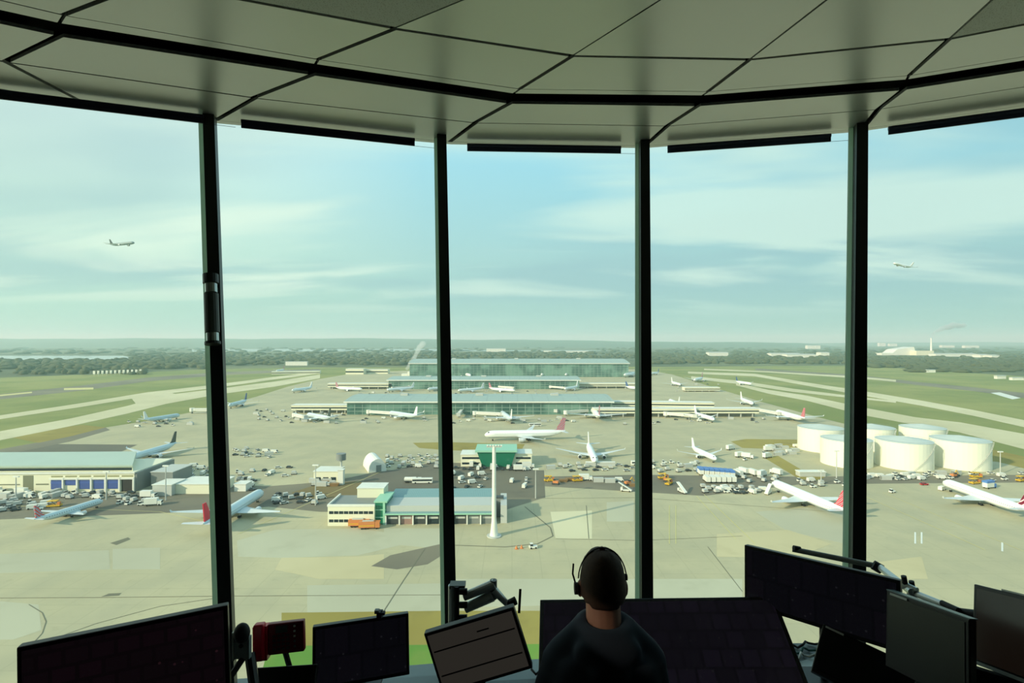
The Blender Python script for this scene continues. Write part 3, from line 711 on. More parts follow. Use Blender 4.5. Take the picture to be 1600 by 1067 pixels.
    vs = [(x, y, z) for y in (-.28, .28) for x, z in prof]; k = 5
    m_.add(vs, [(4, 3, 2, 1, 0), (5, 6, 7, 8, 9)]+[(i, (i+1) % 5, 5+(i+1) % 5, 5+i) for i in range(5)], FIN[fin])
    t = m_.build('tail_fin', e); t.location = (0, 0, zc_)
    for gx, gy in ((.40*Lg, 0), (-.03*Lg, R*1.15), (-.03*Lg, -R*1.15)):
        m_ = MB(); wr = .62 if wide else .5
        m_.tube([(gx, gy, wr), (gx, gy, zc_-R*.8)], .18, lgrey, 6)
        for wy in (-.4, .4): m_.tube([(gx, gy+wy-.16, wr), (gx, gy+wy+.16, wr)], wr, black, 12)
        if wide and gx < 0:
            for wy in (-.4, .4): m_.tube([(gx-1.4, gy+wy-.16, wr), (gx-1.4, gy+wy+.16, wr)], wr, black, 12)
        m_.build('landing_gear', e)
    e['_L'] = float(Lg); e['_z'] = float(zc_); return e
PROTO = {}
def plane(kind, fin, nose, tail, label, cat='airliner', zf=None, fm=None, air=None, group=None):
    fm = fm or (fuswh2 if kind == 'wide' else fuswh); key = (kind, fin, fm.name)
    if key not in PROTO: e = make_plane(kind, fin, fm); PROTO[key] = e
    else: e = copy_tree(PROTO[key])
    Lg, z0 = (63, 4.95) if kind == 'wide' else (37.5, 3.5)
    for k in ('_L', '_z'):
        if k in e.keys(): del e[k]
    if air:
        p, q, roll = air; d = p-q; c = (p+q)/2; sc = d.length/Lg
        Rm = frame_from(c, d) @ Euler((roll, 0, 0)).to_matrix()
        c = c-Rm @ Vector((0, 0, z0*sc)); e.rotation_euler = Rm.to_euler(); e.location = c
        for ch in list(e.children):
            if ch.name.startswith('landing_gear'): bpy.data.objects.remove(ch)
    else:
        zf = zf or z0; a, b = G(nose[0], nose[1], zf), G(tail[0], tail[1], zf); d = a-b; sc = d.length/Lg
        print('PLANE', label[:40], 'length %.0f Y %.0f' % (d.length, a.y))
        sc = max(.85, min(1.3, sc)); c = (a+b)/2; e.location = (c.x, c.y, .135); e.rotation_euler = (0, 0, math.atan2(d.y, d.x))
    e.scale = (sc,)*3; tag(e, label, cat, group); return e
plane('wide', 'union', (757, 680), (884, 678), 'long white airliner with a red and blue tail taxiing left')
plane('wide', 'white', (930, 718), (919, 694), 'white airliner facing the tower with both wings spread, right of centre')
plane('narrow', 'white', (1119, 717), (1081, 700), 'small white airliner parked nose right behind the blue-topped trucks')
plane('narrow', 'white', (1180, 633), (1154, 624), 'white airliner beside the right end of the raised walkway')
plane('narrow', 'white', (1116, 656), (1085, 647), 'white airliner at a jet bridge below the raised walkway')
plane('wide', 'pink', (1213, 643), (1258, 656), 'white airliner with pale red tail at right end of the walkway')
plane('wide', 'pink', (1207, 752), (1322, 800), 'white airliner with a pale red striped tail near the fourth window post')
plane('wide', 'maroon', (1474, 751), (1612, 800), 'white airliner with a maroon tail at the right edge')
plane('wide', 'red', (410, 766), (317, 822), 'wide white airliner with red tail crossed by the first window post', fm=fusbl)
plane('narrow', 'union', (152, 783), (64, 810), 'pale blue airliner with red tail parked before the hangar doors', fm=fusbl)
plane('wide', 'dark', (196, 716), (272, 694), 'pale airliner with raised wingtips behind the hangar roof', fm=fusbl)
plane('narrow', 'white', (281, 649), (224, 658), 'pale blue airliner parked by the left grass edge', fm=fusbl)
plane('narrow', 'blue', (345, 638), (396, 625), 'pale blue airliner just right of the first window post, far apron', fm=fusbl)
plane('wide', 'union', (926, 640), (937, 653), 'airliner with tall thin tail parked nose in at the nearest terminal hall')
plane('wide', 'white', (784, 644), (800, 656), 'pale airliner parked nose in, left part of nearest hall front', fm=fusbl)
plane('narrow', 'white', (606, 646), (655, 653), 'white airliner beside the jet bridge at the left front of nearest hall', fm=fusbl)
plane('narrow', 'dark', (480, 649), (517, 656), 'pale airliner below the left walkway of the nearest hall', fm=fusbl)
FARP = [((456, 611), (488, 607), 'far pale airliner left of the middle hall walkway'), ((560, 607), (530, 606), 'far white airliner in front of the middle hall left walkway'), ((612, 608), (640, 606), 'far airliner at the left corner of the middle hall'), ((668, 609), (700, 606), 'far airliner before the middle hall left of the second window post'),
        ((722, 609), (750, 607), 'far airliner before the middle hall just right of second window post'), ((800, 609), (768, 607), 'far airliner before the centre of the middle hall'), ((880, 609), (905, 605), 'far airliner before the right part of middle hall'), ((1010, 607), (985, 605), 'far airliner behind the third window post, beyond the walkway'),
        ((735, 587), (722, 584), 'tiny airliner before the largest terminal beside second window post'), ((790, 586), (818, 584), 'tiny airliner before the left half of largest terminal'), ((846, 586), (858, 583), 'tiny airliner before the middle of largest terminal'), ((884, 586), (893, 583), 'tiny airliner left of the white annexe row at largest terminal'),
        ((905, 585), (926, 583), 'tiny white airliner before right half of largest terminal'), ((940, 585), (962, 583), 'tiny white airliner near the right end of largest terminal'), ((975, 587), (995, 584), 'tiny airliner at the right corner of largest terminal'), ((1010, 585), (1036, 582), 'tiny airliner just right of the third window post'),
        ((1062, 600), (1050, 597), 'tiny white airliner on the far apron near the low shed'), ((1085, 594), (1098, 591), 'tiny airliner by the far grass right of third post'), ((1046, 626), (1062, 632), 'airliner behind the cream block with dark openings'), ((1165, 598), (1158, 597), 'tiny airliner taxiing between right grass islands'),
        ((650, 585), (690, 583), 'white airliner in front of the terraced building'), ((430, 580), (446, 578), 'tiny airliner by the low sheds at the left runway end')]
for i, (a, b, lb) in enumerate(FARP):
    plane('wide' if i % 3 else 'narrow', ['white', 'union', 'white', 'blue'][i % 4], a, b, lb, group='far airliners at the terminals')
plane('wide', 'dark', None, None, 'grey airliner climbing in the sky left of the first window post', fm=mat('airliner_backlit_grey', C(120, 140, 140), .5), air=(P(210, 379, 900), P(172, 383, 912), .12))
plane('narrow', 'white', None, None, 'white airliner climbing in the sky right of the fourth window post', air=(P(1396, 411, 900), P(1425, 418, 912), -.3))

# jet bridges
def bridge(x0, y0, x1, y1, label, z=4.6):
    a, b = G(x0, y0, z), G(x1, y1, z); d = b-a; a.z = 0
    e = empty('jet_bridge', a, math.atan2(d.y, d.x), label, 'jet bridge', 'white jet bridges'); Lx = min(55, d.length)
    MB().tube([(0, 0, z-2.2), (0, 0, z+2)], 2.6, white, 12).build('rotunda', e)
    MB().box((2, -1.6, z-1.3), (Lx-4, 1.6, z+1.6), white).build('tunnel', e)
    MB().box((4, -1.66, z), (Lx-5, 1.66, z+.7), glassdk if False else lgrey).build('tunnel_stripe', e)
    MB().box((Lx-4.5, -2.2, z-1.6), (Lx, 2.2, z+1.9), lgrey).build('cab', e)
    for xx in (0, Lx*.75): MB().box((xx-.5, -1.2, 0), (xx+.5, 1.2, z-1), mgrey).build('support_leg', e)
for x0, y0, x1, y1, lb in [(576, 643, 622, 646, 'jet bridge at the left end of the nearest hall front'), (722, 641, 716, 648, 'short jet bridge just right of the second window post'), (742, 645, 788, 647, 'jet bridge to the pale airliner at left part of nearest hall'),
        (836, 639, 872, 642, 'jet bridge at the middle of the nearest hall front'), (884, 644, 926, 641, 'jet bridge left of the tall thin-tailed airliner'), (1040, 646, 1090, 650, 'jet bridge to the airliner below the raised walkway'), (1184, 640, 1222, 647, 'jet bridge at the right end of the raised walkway'),
        (460, 648, 478, 652, 'jet bridge under the left walkway of the nearest hall'), (768, 603, 806, 606, 'far jet bridge at the centre of the middle hall'), (860, 604, 884, 606, 'far jet bridge at right part of the middle hall'), (640, 604, 612, 606, 'far jet bridge at the left corner of the middle hall'), (300, 640, 332, 640, 'pale walkway bridge left of the first window post')]:
    bridge(x0, y0, x1, y1, lb)

# ================================================================== VEHICLES
def V(kind):
    mb = MB()
    def wheels(xs_, w, r=.42):
        for x in xs_:
            for y in (-w, w): mb.tube([(x, y-.12, r), (x, y+.12, r)], r, black, 10)
    if kind.startswith('car'):
        m0 = {'car_white': white, 'car_dark': dgrey, 'car_silver': lgrey, 'car_red': red}[kind]
        mb.hexa([(-2.1, -.85, .35), (2.1, -.85, .35), (2.1, .85, .35), (-2.1, .85, .35), (-2.1, -.85, .95), (2.1, -.85, .85), (2.1, .85, .85), (-2.1, .85, .95)], m0)
        mb.hexa([(-1.8, -.8, .93), (1.0, -.8, .88), (1.0, .8, .88), (-1.8, .8, .93), (-1.4, -.65, 1.45), (.4, -.65, 1.45), (.4, .65, 1.45), (-1.4, .65, 1.45)], glassdk)
        mb.box((-1.35, -.64, 1.44), (.35, .64, 1.5), m0); wheels((-1.3, 1.3), .8, .32)
    elif kind == 'van':
        mb.hexa([(-2.6, -1, .4), (2.6, -1, .4), (2.6, 1, .4), (-2.6, 1, .4), (-2.6, -.95, 2.3), (1.5, -.95, 2.3), (1.5, .95, 2.3), (-2.6, .95, 2.3)], white)
        mb.hexa([(1.45, -.8, 1.3), (2.62, -.8, 1.2), (2.62, .8, 1.2), (1.45, .8, 1.3), (1.4, -.75, 2.2), (1.75, -.75, 2.1), (1.75, .75, 2.1), (1.4, .75, 2.2)], glassdk); wheels((-1.7, 1.7), .95)
    elif kind == 'box_truck':
        mb.box((-4, -1.25, 1), (2, 1.25, 3.9), white); mb.box((2.2, -1.2, .5), (4, 1.2, 2.6), white); mb.box((3.5, -1.1, 1.6), (4.05, 1.1, 2.4), glassdk); mb.box((-4, -.6, .6), (4, .6, 1), dgrey); wheels((-2.6, 3), 1.1, .5)
    elif kind == 'blue_lift_truck':
        mb.box((-4, -1.25, .9), (2, 1.25, 3.4), white); mb.box((-4, -1.3, 3.4), (2.4, 1.3, 4.6), lblue); mb.box((2.2, -1.2, .5), (4, 1.2, 2.6), lblue); mb.box((3.5, -1.1, 1.6), (4.05, 1.1, 2.4), glassdk); wheels((-2.6, 3), 1.1, .5)
    elif kind == 'tanker':
        mb.tube([(-5, 0, 2.1), (-4.7, 0, 2.1), (2, 0, 2.1), (2.4, 0, 2.1)], [.7, 1.25, 1.25, .7], white, 14); mb.box((2.8, -1.2, .5), (5, 1.2, 2.9), white); mb.box((4.4, -1.1, 1.8), (5.05, 1.1, 2.6), glassdk); mb.box((-5, -.7, .6), (5, .7, 1), dgrey); wheels((-3.8, -2.6, 3.8), 1.1, .5)
    elif kind == 'bus':
        mb.box((-6, -1.3, .4), (6, 1.3, 3.0), white); mb.box((-5.8, -1.33, 1.5), (5.8, 1.33, 2.5), glassdk); wheels((-4, 4), 1.2, .48)
    elif kind == 'tug':
        mb.box((-1.6, -.8, .3), (1.6, .8, 1.1), white); mb.box((-1.2, -.7, 1.1), (-.2, .7, 2.0), glassdk); mb.box((-1.3, -.75, 2.0), (-.1, .75, 2.1), white); wheels((-1, 1), .75, .35)
    elif kind == 'dolly':
        mb.box((-1.8, -1.1, .4), (1.8, 1.1, .6), dgrey); mb.hexa([(-1.5, -1, .6), (1.5, -1, .6), (1.5, 1, .6), (-1.5, 1, .6), (-1.5, -1, 2.1), (.9, -1, 2.1), (.9, 1, 2.1), (-1.5, 1, 2.1)], lgrey); wheels((-1.3, 1.3), .9, .25)
    elif kind == 'yellow_loader':
        mb.box((-3, -1.3, .5), (3, 1.3, 1.2), yellow); mb.box((-2.8, -1.2, 3.0), (1.6, 1.2, 3.3), yellow)
        for x in (-2.5, 1.3): mb.tube([(x, -1.1, 1.2), (-x*.6, -1.1, 3)], .14, dgrey, 6); mb.tube([(x, 1.1, 1.2), (-x*.6, 1.1, 3)], .14, dgrey, 6)
        mb.box((1.8, -1.2, 1.2), (3, 0, 2.6), orange); wheels((-2, 2), 1.1, .45)
    elif kind == 'orange_digger':
        mb.box((-2, -1.3, 0), (2, 1.3, 1.0), dgrey); mb.box((-1.8, -1.1, 1.0), (1.4, 1.1, 2.2), orange); mb.box((.2, -1, 2.2), (1.4, .1, 3.0), glassdk); mb.tube([(1.2, .5, 1.8), (3.4, .5, 4.2), (5, .5, 1.5)], .25, yellow, 6)
    elif kind == 'fire_truck':
        mb.box((-4.6, -1.4, .8), (2.6, 1.4, 3.3), orange); mb.box((2.7, -1.35, .7), (4.8, 1.35, 3.2), orange); mb.box((4.0, -1.3, 1.8), (4.85, 1.3, 2.9), glassdk); mb.box((-4.4, -1.42, 1.5), (2.5, 1.42, 1.9), yellow); mb.box((-3, -.5, 3.3), (2, .5, 3.7), lgrey); wheels((-3, -1.6, 3.4), 1.2, .6)
    elif kind == 'stairs_truck':
        mb.box((-3, -1, .5), (3, 1, 1.0), white); mb.box((1.8, -1, 1.0), (3, 1, 2.1), white); mb.hexa([(-3.4, -.9, 1.0), (-2.6, -.9, 1.0), (-2.6, .9, 1.0), (-3.4, .9, 1.0), (3.4, -.9, 5.0), (4.4, -.9, 5.0), (4.4, .9, 5.0), (3.4, .9, 5.0)], white); mb.tube([(2, 0, 2), (2, 0, 4)], .2, lgrey, 6); wheels((-2, 2), .95, .4)
    elif kind == 'long_container':
        mb.box((-10, -1.2, 0), (10, 1.2, 2.6), lgrey); mb.box((-10.05, -1.25, 2.6), (10.05, 1.25, 2.75), white)
    elif kind == 'container':
        mb.box((-3, -1.2, 0), (3, 1.2, 2.5), lgrey); mb.box((-3.05, -1.1, .2), (-3, 1.1, 2.3), mgrey)
    elif kind == 'brown_skip':
        mb.hexa([(-2, -1, 0), (2, -1, 0), (2, 1, 0), (-2, 1, 0), (-2.8, -1.2, 1.6), (2.8, -1.2, 1.6), (2.8, 1.2, 1.6), (-2.8, 1.2, 1.6)], brownm)
    return mb.mesh(kind)
VM = {}; PLACED = []
CATN = dict(car='car', van='van', box_truck='truck', blue_lift_truck='truck', tanker='tanker truck', bus='bus', tug='tug', dolly='baggage cart', yellow_loader='loader', orange_digger='excavator', fire_truck='fire engine', stairs_truck='stair truck', container='container', long_container='container', brown_skip='skip')
NAMEN = dict(car_white='car', car_dark='car', car_silver='car', car_red='car', van='van', box_truck='box_truck', blue_lift_truck='catering_truck', tanker='tanker_truck', bus='bus', tug='baggage_tug', dolly='baggage_cart', yellow_loader='cargo_loader', orange_digger='excavator', fire_truck='fire_engine', stairs_truck='stair_truck', container='storage_container', long_container='storage_container', brown_skip='skip')
def veh(kind, x, y, rz, label, group=None, s=1.0):
    if kind not in VM: VM[kind] = V(kind)
    o = bpy.data.objects.new(NAMEN[kind], VM[kind]); COL.objects.link(o)
    p = G(x, y); o.location = (p.x, p.y, .135); o.rotation_euler = (0, 0, rz); o.scale = (s, s, s)
    tag(o, label, CATN['car' if kind.startswith('car') else kind], group); PLACED.append(p); return o
# single named ones
veh('fire_truck', 561, 823, 0.05, 'orange fire engine parked before the white office block')
veh('fire_truck', 577, 826, .1, 'second orange fire engine, right of the other before white offices')
veh('yellow_loader', 858, 752, .1, 'yellow loader at the left end of the equipment row'); veh('orange_digger', 868, 757, 2.8, 'orange excavator beside the yellow loader at the left of the row')
veh('brown_skip', 880, 753, .1, 'brown skip beside the orange excavator'); veh('brown_skip', 890, 751, .1, 'brown skip in middle of the equipment row'); veh('yellow_loader', 902, 752, .2, 'yellow loader just left of the white box truck')
veh('box_truck', 915, 751, 0, 'white box truck right of the yellow loaders'); veh('container', 935, 753, 0, 'grey container in the equipment row, centre'); veh('car_white', 941, 750, 0, 'white car in the middle of the equipment row')
veh('container', 953, 754, 0, 'grey container in the equipment row, right part'); veh('van', 968, 752, 0, 'white van in the right part of equipment row'); veh('orange_digger', 981, 758, .4, 'orange excavator beside the third window post'); veh('brown_skip', 990, 760, 0, 'brown skip beside the third window post')
veh('stairs_truck', 978, 768, 2.9, 'small white stair truck below the excavator by third window post'); veh('yellow_loader', 1036, 748, .1, 'yellow loader right of the third window post'); veh('yellow_loader', 1045, 757, .9, 'second yellow loader right of third window post, lower'); veh('orange_digger', 1040, 752, 1.2, 'orange excavator between yellow loaders right of third window post')
for i in range(7):
    veh('blue_lift_truck', 1094+i*8.0, 741+i*.7, 1.5, 'white catering truck with blue lifted top in the row of catering trucks', 'row of blue-topped catering trucks')
for i in range(6):
    veh('box_truck', 1104+i*8.0, 753, 1.5, 'plain white box truck in the row before the blue-topped trucks', 'row of plain white box trucks')
veh('stairs_truck', 1200, 772, .8, 'white stair truck at the nose of the striped-tail airliner'); veh('bus', 660, 755, .05, 'long white bus alone in the brown yard'); veh('tanker', 645, 754, .05, 'white tanker truck behind the bus in the brown yard')
veh('tanker', 706, 741, 2.0, 'white tanker truck near the left wing of green glass building'); veh('box_truck', 232, 778, 0, 'white box truck by the right end of the hangar'); veh('box_truck', 240, 790, 0.2, 'white box truck on dark ground between the two near left jets')
veh('long_container', 938, 728, 0, 'long pale container under the nose of the facing airliner'); veh('bus', 1000, 727, 0, 'white bus under the right wing of the facing airliner')
veh('car_red', 1444, 758, 0, 'small red vehicle in front of the front fuel tanks'); veh('tug', 1394, 770, .3, 'lone tug on the dark spot right of fourth window post'); veh('tug', 833, 857, .2, 'small white vehicle by the cones on the apron, nearest'); 
veh('van', 1472, 766, .5, 'small white van beside the nose of the maroon-tailed jet'); veh('yellow_loader', 1523, 756, .2, 'yellow loader beyond the maroon-tailed jet'); veh('blue_lift_truck', 1546, 763, .3, 'blue vehicle beyond the body of the maroon-tailed jet'); veh('orange_digger', 1490, 746, .3, 'orange excavator beyond the nose of the maroon-tailed jet')
veh('stairs_truck', 1066, 770, 1.9, 'white stair truck on the apron right of third window post'); veh('van', 700, 667, 0, 'white van left of the taxiing airliner'); veh('box_truck', 1168, 716, -.6, 'white truck right of the small white airliner')
veh('bus', 836, 666, 0.1, 'white bus behind the taxiing airliner'); veh('yellow_loader', 85, 792, .2, 'yellow loader beside the tail of the hangar jet')
for x, y, l in ((807, 858, 'left'), (815, 857, 'right')):
    mb = MB(); mb.tube([(0, 0, .15), (0, 0, 1.4)], [.6, .2], orange, 10); mb.box((-.7, -.7, .15), (.7, .7, .25), orange)
    tag(mb.build('traffic_cone', loc=G(x, y)), 'pale orange cone on the apron road, the %s of two' % l, 'cone')
# clusters
def clus(n, x0, x1, y0, y1, kinds, rzs, label, group, slope=0.0, sep=5.0):
    r = random.Random(hash((x0, y0)) % 9999 if False else int(x0*7+y0)); c = 0; tries = 0
    while c < n and tries < n*30:
        tries += 1; x = r.uniform(x0, x1); y = r.uniform(y0, y1)+slope*(x-x0); p = G(x, y)
        if any((p-q).length < sep for q in PLACED): continue
        k = r.choice(kinds); veh(k, x, y, r.choice(rzs)+r.uniform(-.1, .1), label, group); c += 1
mixed = ['car_white', 'van', 'dolly', 'tug', 'dolly', 'car_dark', 'dolly', 'car_silver', 'container', 'car_dark']
clus(14, -10, 95, 771, 779, ['van', 'car_white', 'box_truck', 'container'], (1.5, 0), 'small vehicle lined up before the cream part of the hangar', 'vehicles before the hangar', sep=4)
clus(16, 100, 215, 771, 780, mixed, (1.5, 0, .4), 'small vehicle parked before the blue hangar doors', 'vehicles before the blue doors', sep=4)
clus(24, -10, 28, 783, 800, ['car_silver', 'car_white', 'car_dark', 'dolly'], (.6,), 'small vehicle parked in the lot at the left edge below the hangar', 'cars at the left edge', sep=3.5)
clus(6, 45, 75, 785, 797, ['dolly', 'van', 'tug'], (.4,), 'ground equipment around the tail of the hangar jet', 'equipment by the hangar jet', sep=3.5)
clus(34, 262, 335, 728, 754, ['car_silver', 'car_dark', 'car_white', 'van', 'car_white'], (.3, 1.8), 'small car in the packed car park behind the long white shed', 'cars behind the long white shed', sep=3.6)
clus(8, 185, 232, 778, 790, ['tug', 'van', 'dolly'], (.3, 1.5), 'small vehicle on the ground between the hangar and the red-tailed wide jet', 'vehicles right of the hangar jet')
clus(16, 365, 430, 702, 716, mixed, (0, .3, 1.5), 'small vehicle on the far yard just right of the first window post', 'vehicles right of first window post', sep=5)
clus(10, 365, 460, 730, 745, mixed, (0, .3, 1.5), 'small vehicle on the road left of the small cream shed', 'vehicles left of the cream shed')
clus(16, 368, 400, 748, 768, ['car_dark', 'car_silver', 'van', 'car_dark'], (.3, 1.8), 'small vehicle near the kiosk beyond the wide jet nose', 'vehicles beyond the wide jet', sep=4)
clus(16, 430, 505, 773, 788, mixed, (0, .6, 1.5), 'small vehicle on the yard left of the white office block', 'vehicles left of the offices', sep=4)
clus(12, 490, 525, 752, 760, ['dolly', 'brown_skip', 'container'], (0,), 'equipment beside the small cream shed', 'equipment by the cream shed', sep=3.5)
clus(26, 605, 690, 712, 732, mixed, (0, .2, 1.6), 'small vehicle in the yard left of the green glass building', 'vehicles left of the green glass building', sep=6)
clus(16, 712, 835, 729, 736, ['car_white', 'van', 'car_dark', 'box_truck'], (1.5, .1), 'small vehicle parked before the green glass building', 'cars before the green glass building', sep=4)
clus(12, 700, 760, 742, 765, ['car_white', 'car_dark', 'van'], (.4, 1.2), 'small vehicle in the brown yard left of the tall white mast', 'vehicles left of the white mast')
clus(4, 788, 832, 745, 765, ['car_white', 'van'], (1.4,), 'white vehicle in the brown yard right of the tall mast', 'vehicles right of the white mast')
clus(18, 855, 990, 727, 737, mixed, (0, .2), 'small vehicle in front of the facing airliner', 'vehicles before the facing airliner', sep=5)
clus(16, 1015, 1090, 722, 738, mixed, (0, .3), 'small vehicle left of the catering trucks', 'vehicles left of the catering trucks', sep=5)
clus(12, 1150, 1220, 738, 756, ['box_truck', 'van', 'dolly', 'dolly', 'tug'], (1.9, .7), 'service vehicle between the catering trucks and the green bank', 'vehicles right of the catering trucks', sep=5)
clus(26, 1098, 1195, 762, 772, ['dolly', 'dolly', 'tug', 'car_dark', 'dolly', 'van'], (.3, 1.8, 0), 'service vehicle in the row below the catering trucks', 'vehicles below the catering trucks', sep=4)
clus(5, 1140, 1200, 700, 720, ['box_truck', 'van', 'tug'], (.5,), 'small vehicle near the small white airliner on the right', 'vehicles by the small airliner')
clus(12, 1200, 1250, 697, 712, ['van', 'container', 'box_truck', 'container'], (.2,), 'small white vehicle or container left of the fuel tanks', 'vehicles left of the tanks', sep=6)
clus(28, 1350, 1500, 741, 750, ['van', 'car_white', 'container', 'car_dark', 'tug'], (0, .3), 'small vehicle parked along the foot of the fuel tanks', 'vehicles at the foot of the tanks', sep=4)
clus(10, 1500, 1620, 738, 752, ['van', 'car_white', 'yellow_loader', 'tug'], (0, .3), 'small vehicle behind the maroon-tailed jet', 'vehicles behind the maroon-tailed jet')
clus(10, 1215, 1345, 752, 762, ['van', 'dolly', 'tug'], (.2,), 'small vehicle behind the striped-tail airliner', 'vehicles behind the striped-tail airliner')
clus(40, 400, 540, 640, 662, mixed, (0, .3, 1.5), 'tiny vehicle on the apron below the left walkway', 'vehicles below the left walkway', sep=9)
clus(30, 560, 900, 652, 662, mixed, (0, .3), 'tiny vehicle on the apron before the nearest terminal hall', 'vehicles before the nearest hall', sep=9)
clus(16, 940, 1200, 655, 664, mixed, (0, .3), 'tiny vehicle on the apron below the raised walkway', 'vehicles below the raised walkway', sep=9)
clus(26, 560, 900, 610, 617, mixed, (0, .3), 'tiny vehicle before the middle hall', 'vehicles before the middle hall', sep=12)
clus(12, 200, 300, 659, 668, mixed, (0,), 'tiny vehicle near the pale blue airliner at the grass edge', 'vehicles near the grass edge', sep=9)
clus(10, 1040, 1130, 600, 612, mixed, (0,), 'tiny vehicle on the far right apron', 'vehicles on the far right apron', sep=12)

# ================================================================== CAB
H = 1.6; ZC = CAMZ+H; ZF = CAMZ-2.3
def rot2(v, a): return Vector((v.x*math.cos(a)-v.y*math.sin(a), v.x*math.sin(a)+v.y*math.cos(a), 0))
def extend(ps, al=9, ar=13):
    ps = [Vector(p) for p in ps]
    for _ in range(2):
        d = ps[0]-ps[1]; n_ = ps[0]+rot2(Vector((d.x, d.y, 0)), math.radians(al)); n_.z = ps[0].z; ps.insert(0, n_)
        d = ps[-1]-ps[-2]; n_ = ps[-1]+rot2(Vector((d.x, d.y, 0)), -math.radians(ar)); n_.z = ps[-1].z; ps.append(n_)
    return ps
RG = extend([U(x, y, H) for x, y in [(120, 155), (345, 184), (708, 218), (1012, 224), (1350, 198)]])
RA = extend([U(x, y, H) for x, y in [(10, 97), (397, 153), (742, 192), (1042, 197), (1372, 171)]])
RB1 = extend([U(x, y+2.5, H) for x, y in [(91, 53), (487, 114), (796, 159), (1090, 163), (1411, 138)]])
RB0 = extend([U(x, y-2.0, H) for x, y in [(93, 38), (493, 102), (803, 148), (1098, 151), (1417, 126)]])
RC = extend([U(x, y-2.5, H) for x, y in [(100, 27), (497, 96), (812, 142), (1106, 146), (1420, 121)]])
RD = extend([U(x, y, H) for x, y in [(230, -28), (615, 45), (893, 88), (1170, 94), (1482, 62)]])
RE = [d+(d-c)*4.2 for d, c in zip(RD, RC)]
RG2 = [g_+(g_-a_)*.16 for g_, a_ in zip(RG, RA)]
def panel(mb, a, b, c, d, mt, gap=.006, th=.02, z=0.0, perf=False):
    ctr = (a+b+c+d)/4; q = []
    for p in (a, b, c, d):
        v = ctr-p; v.z = 0; q.append(p+v.normalized()*gap*1.6)
    vs = [(p.x, p.y, p.z+z) for p in q]+[(p.x, p.y, p.z+z+th) for p in q]
    mb.hexa(vs, mt)
nr = len(RG)
names = []
mb = MB(); mp_ = MB()
for i in range(nr-1):
    panel(mb, RG2[i], RG2[i+1], RA[i+1], RA[i], ceilm, .013)
    panel(mb, RA[i], RA[i+1], RB1[i+1], RB1[i], ceilm, .013)
    panel(mb, RB0[i], RB0[i+1], RC[i+1], RC[i], ceilm, .005)
    panel(mb, RC[i], RC[i+1], RD[i+1], RD[i], ceilm, .010)
    panel(mb, RD[i], RD[i+1], RE[i+1], RE[i], perfm if i in (6, 2) else ceilm, .012)
struct('ceiling', mb)
mb = MB(); mb.prism([(p.x, p.y) for p in RG2]+[(RG2[-1].x+.9, RG2[-1].y), (RG2[-1].x+.9, -4.3), (RG2[0].x-.9, -4.3), (RG2[0].x-.9, RG2[0].y)], ZC+.08, ZC+.3, ceildark); struct('ceiling', mb)
# soffit edge down to glass head
mb = MB()
for i in range(nr-1):
    a, b = RG2[i], RG2[i+1]; o_ = Vector((0, .05, 0)); mb.hexa([a, b, b+o_, a+o_, a+Vector((0, 0, .1)), b+Vector((0, 0, .1)), b+o_+Vector((0, 0, .1)), a+o_+Vector((0, 0, .1))], ceilm)
struct('trim_1', mb)
# mullions
MT = [U(330, 185, H), U(690, 216, H), U(1005, 224, H), U(1342, 198, H)]
ZB = -2.05
def bot(x, y0, y1, xt, Yb, zb=ZB):
    py = CY-F*zb/Yb; s = (x-xt)/(y1-y0); return Vector(((xt+s*(py-y0)-CX)*Yb/F, Yb, CAMZ+zb))
MBt = [bot(357, 185, 970, 330, 3.0), bot(704, 216, 970, 690, 3.15), bot(1008, 224, 930, 1005, 3.22), bot(1336, 198, 870, 1342, 3.02)]
MT = extend(MT, 10, 12); MBt = extend(MBt, 10, 12)
for i, (t, b) in enumerate(zip(MT, MBt)):
    nxt = MT[min(i+1, len(MT)-1)]-MT[max(i-1, 0)]; tx = Vector((nxt.x, nxt.y, 0)).normalized(); rd = Vector((-tx.y, tx.x, 0))
    view = Vector((t.x, t.y, 0)).normalized()
    def bar(w0, w1, d0, d1, mt, name, par=None, ta=t, ba=b):
        vs = []
        for p, k in ((ba, 1), (ta, 1.0)):
            for a_, d_ in ((w0, d0), (w1, d0), (w1, d1), (w0, d1)): vs.append(p+tx*a_+rd*d_)
        m_ = MB(); m_.hexa(vs, mt); return m_.build(name, par)
    o = bar(-.036, .036, -.08, .0, mull, 'window_mullion'); o['kind'] = 'structure'
    o2 = bar(-.060 if i != 2 else -.082, .0, .0, .03, jointm, 'glazing_bar', o)
    # panes
for i in range(len(MT)-1):
    t0, t1, b0, b1 = MT[i], MT[i+1], MBt[i], MBt[i+1]
    nn = (t1-t0).cross(b0-t0).normalized()*.012
    m_ = MB(); m_.add([b0, b1, t1+Vector((0, 0, .02)), t0+Vector((0, 0, .02))], [(0, 1, 2, 3)], glassm); o = m_.build('window_%d' % (i+1)); o['kind'] = 'structure'
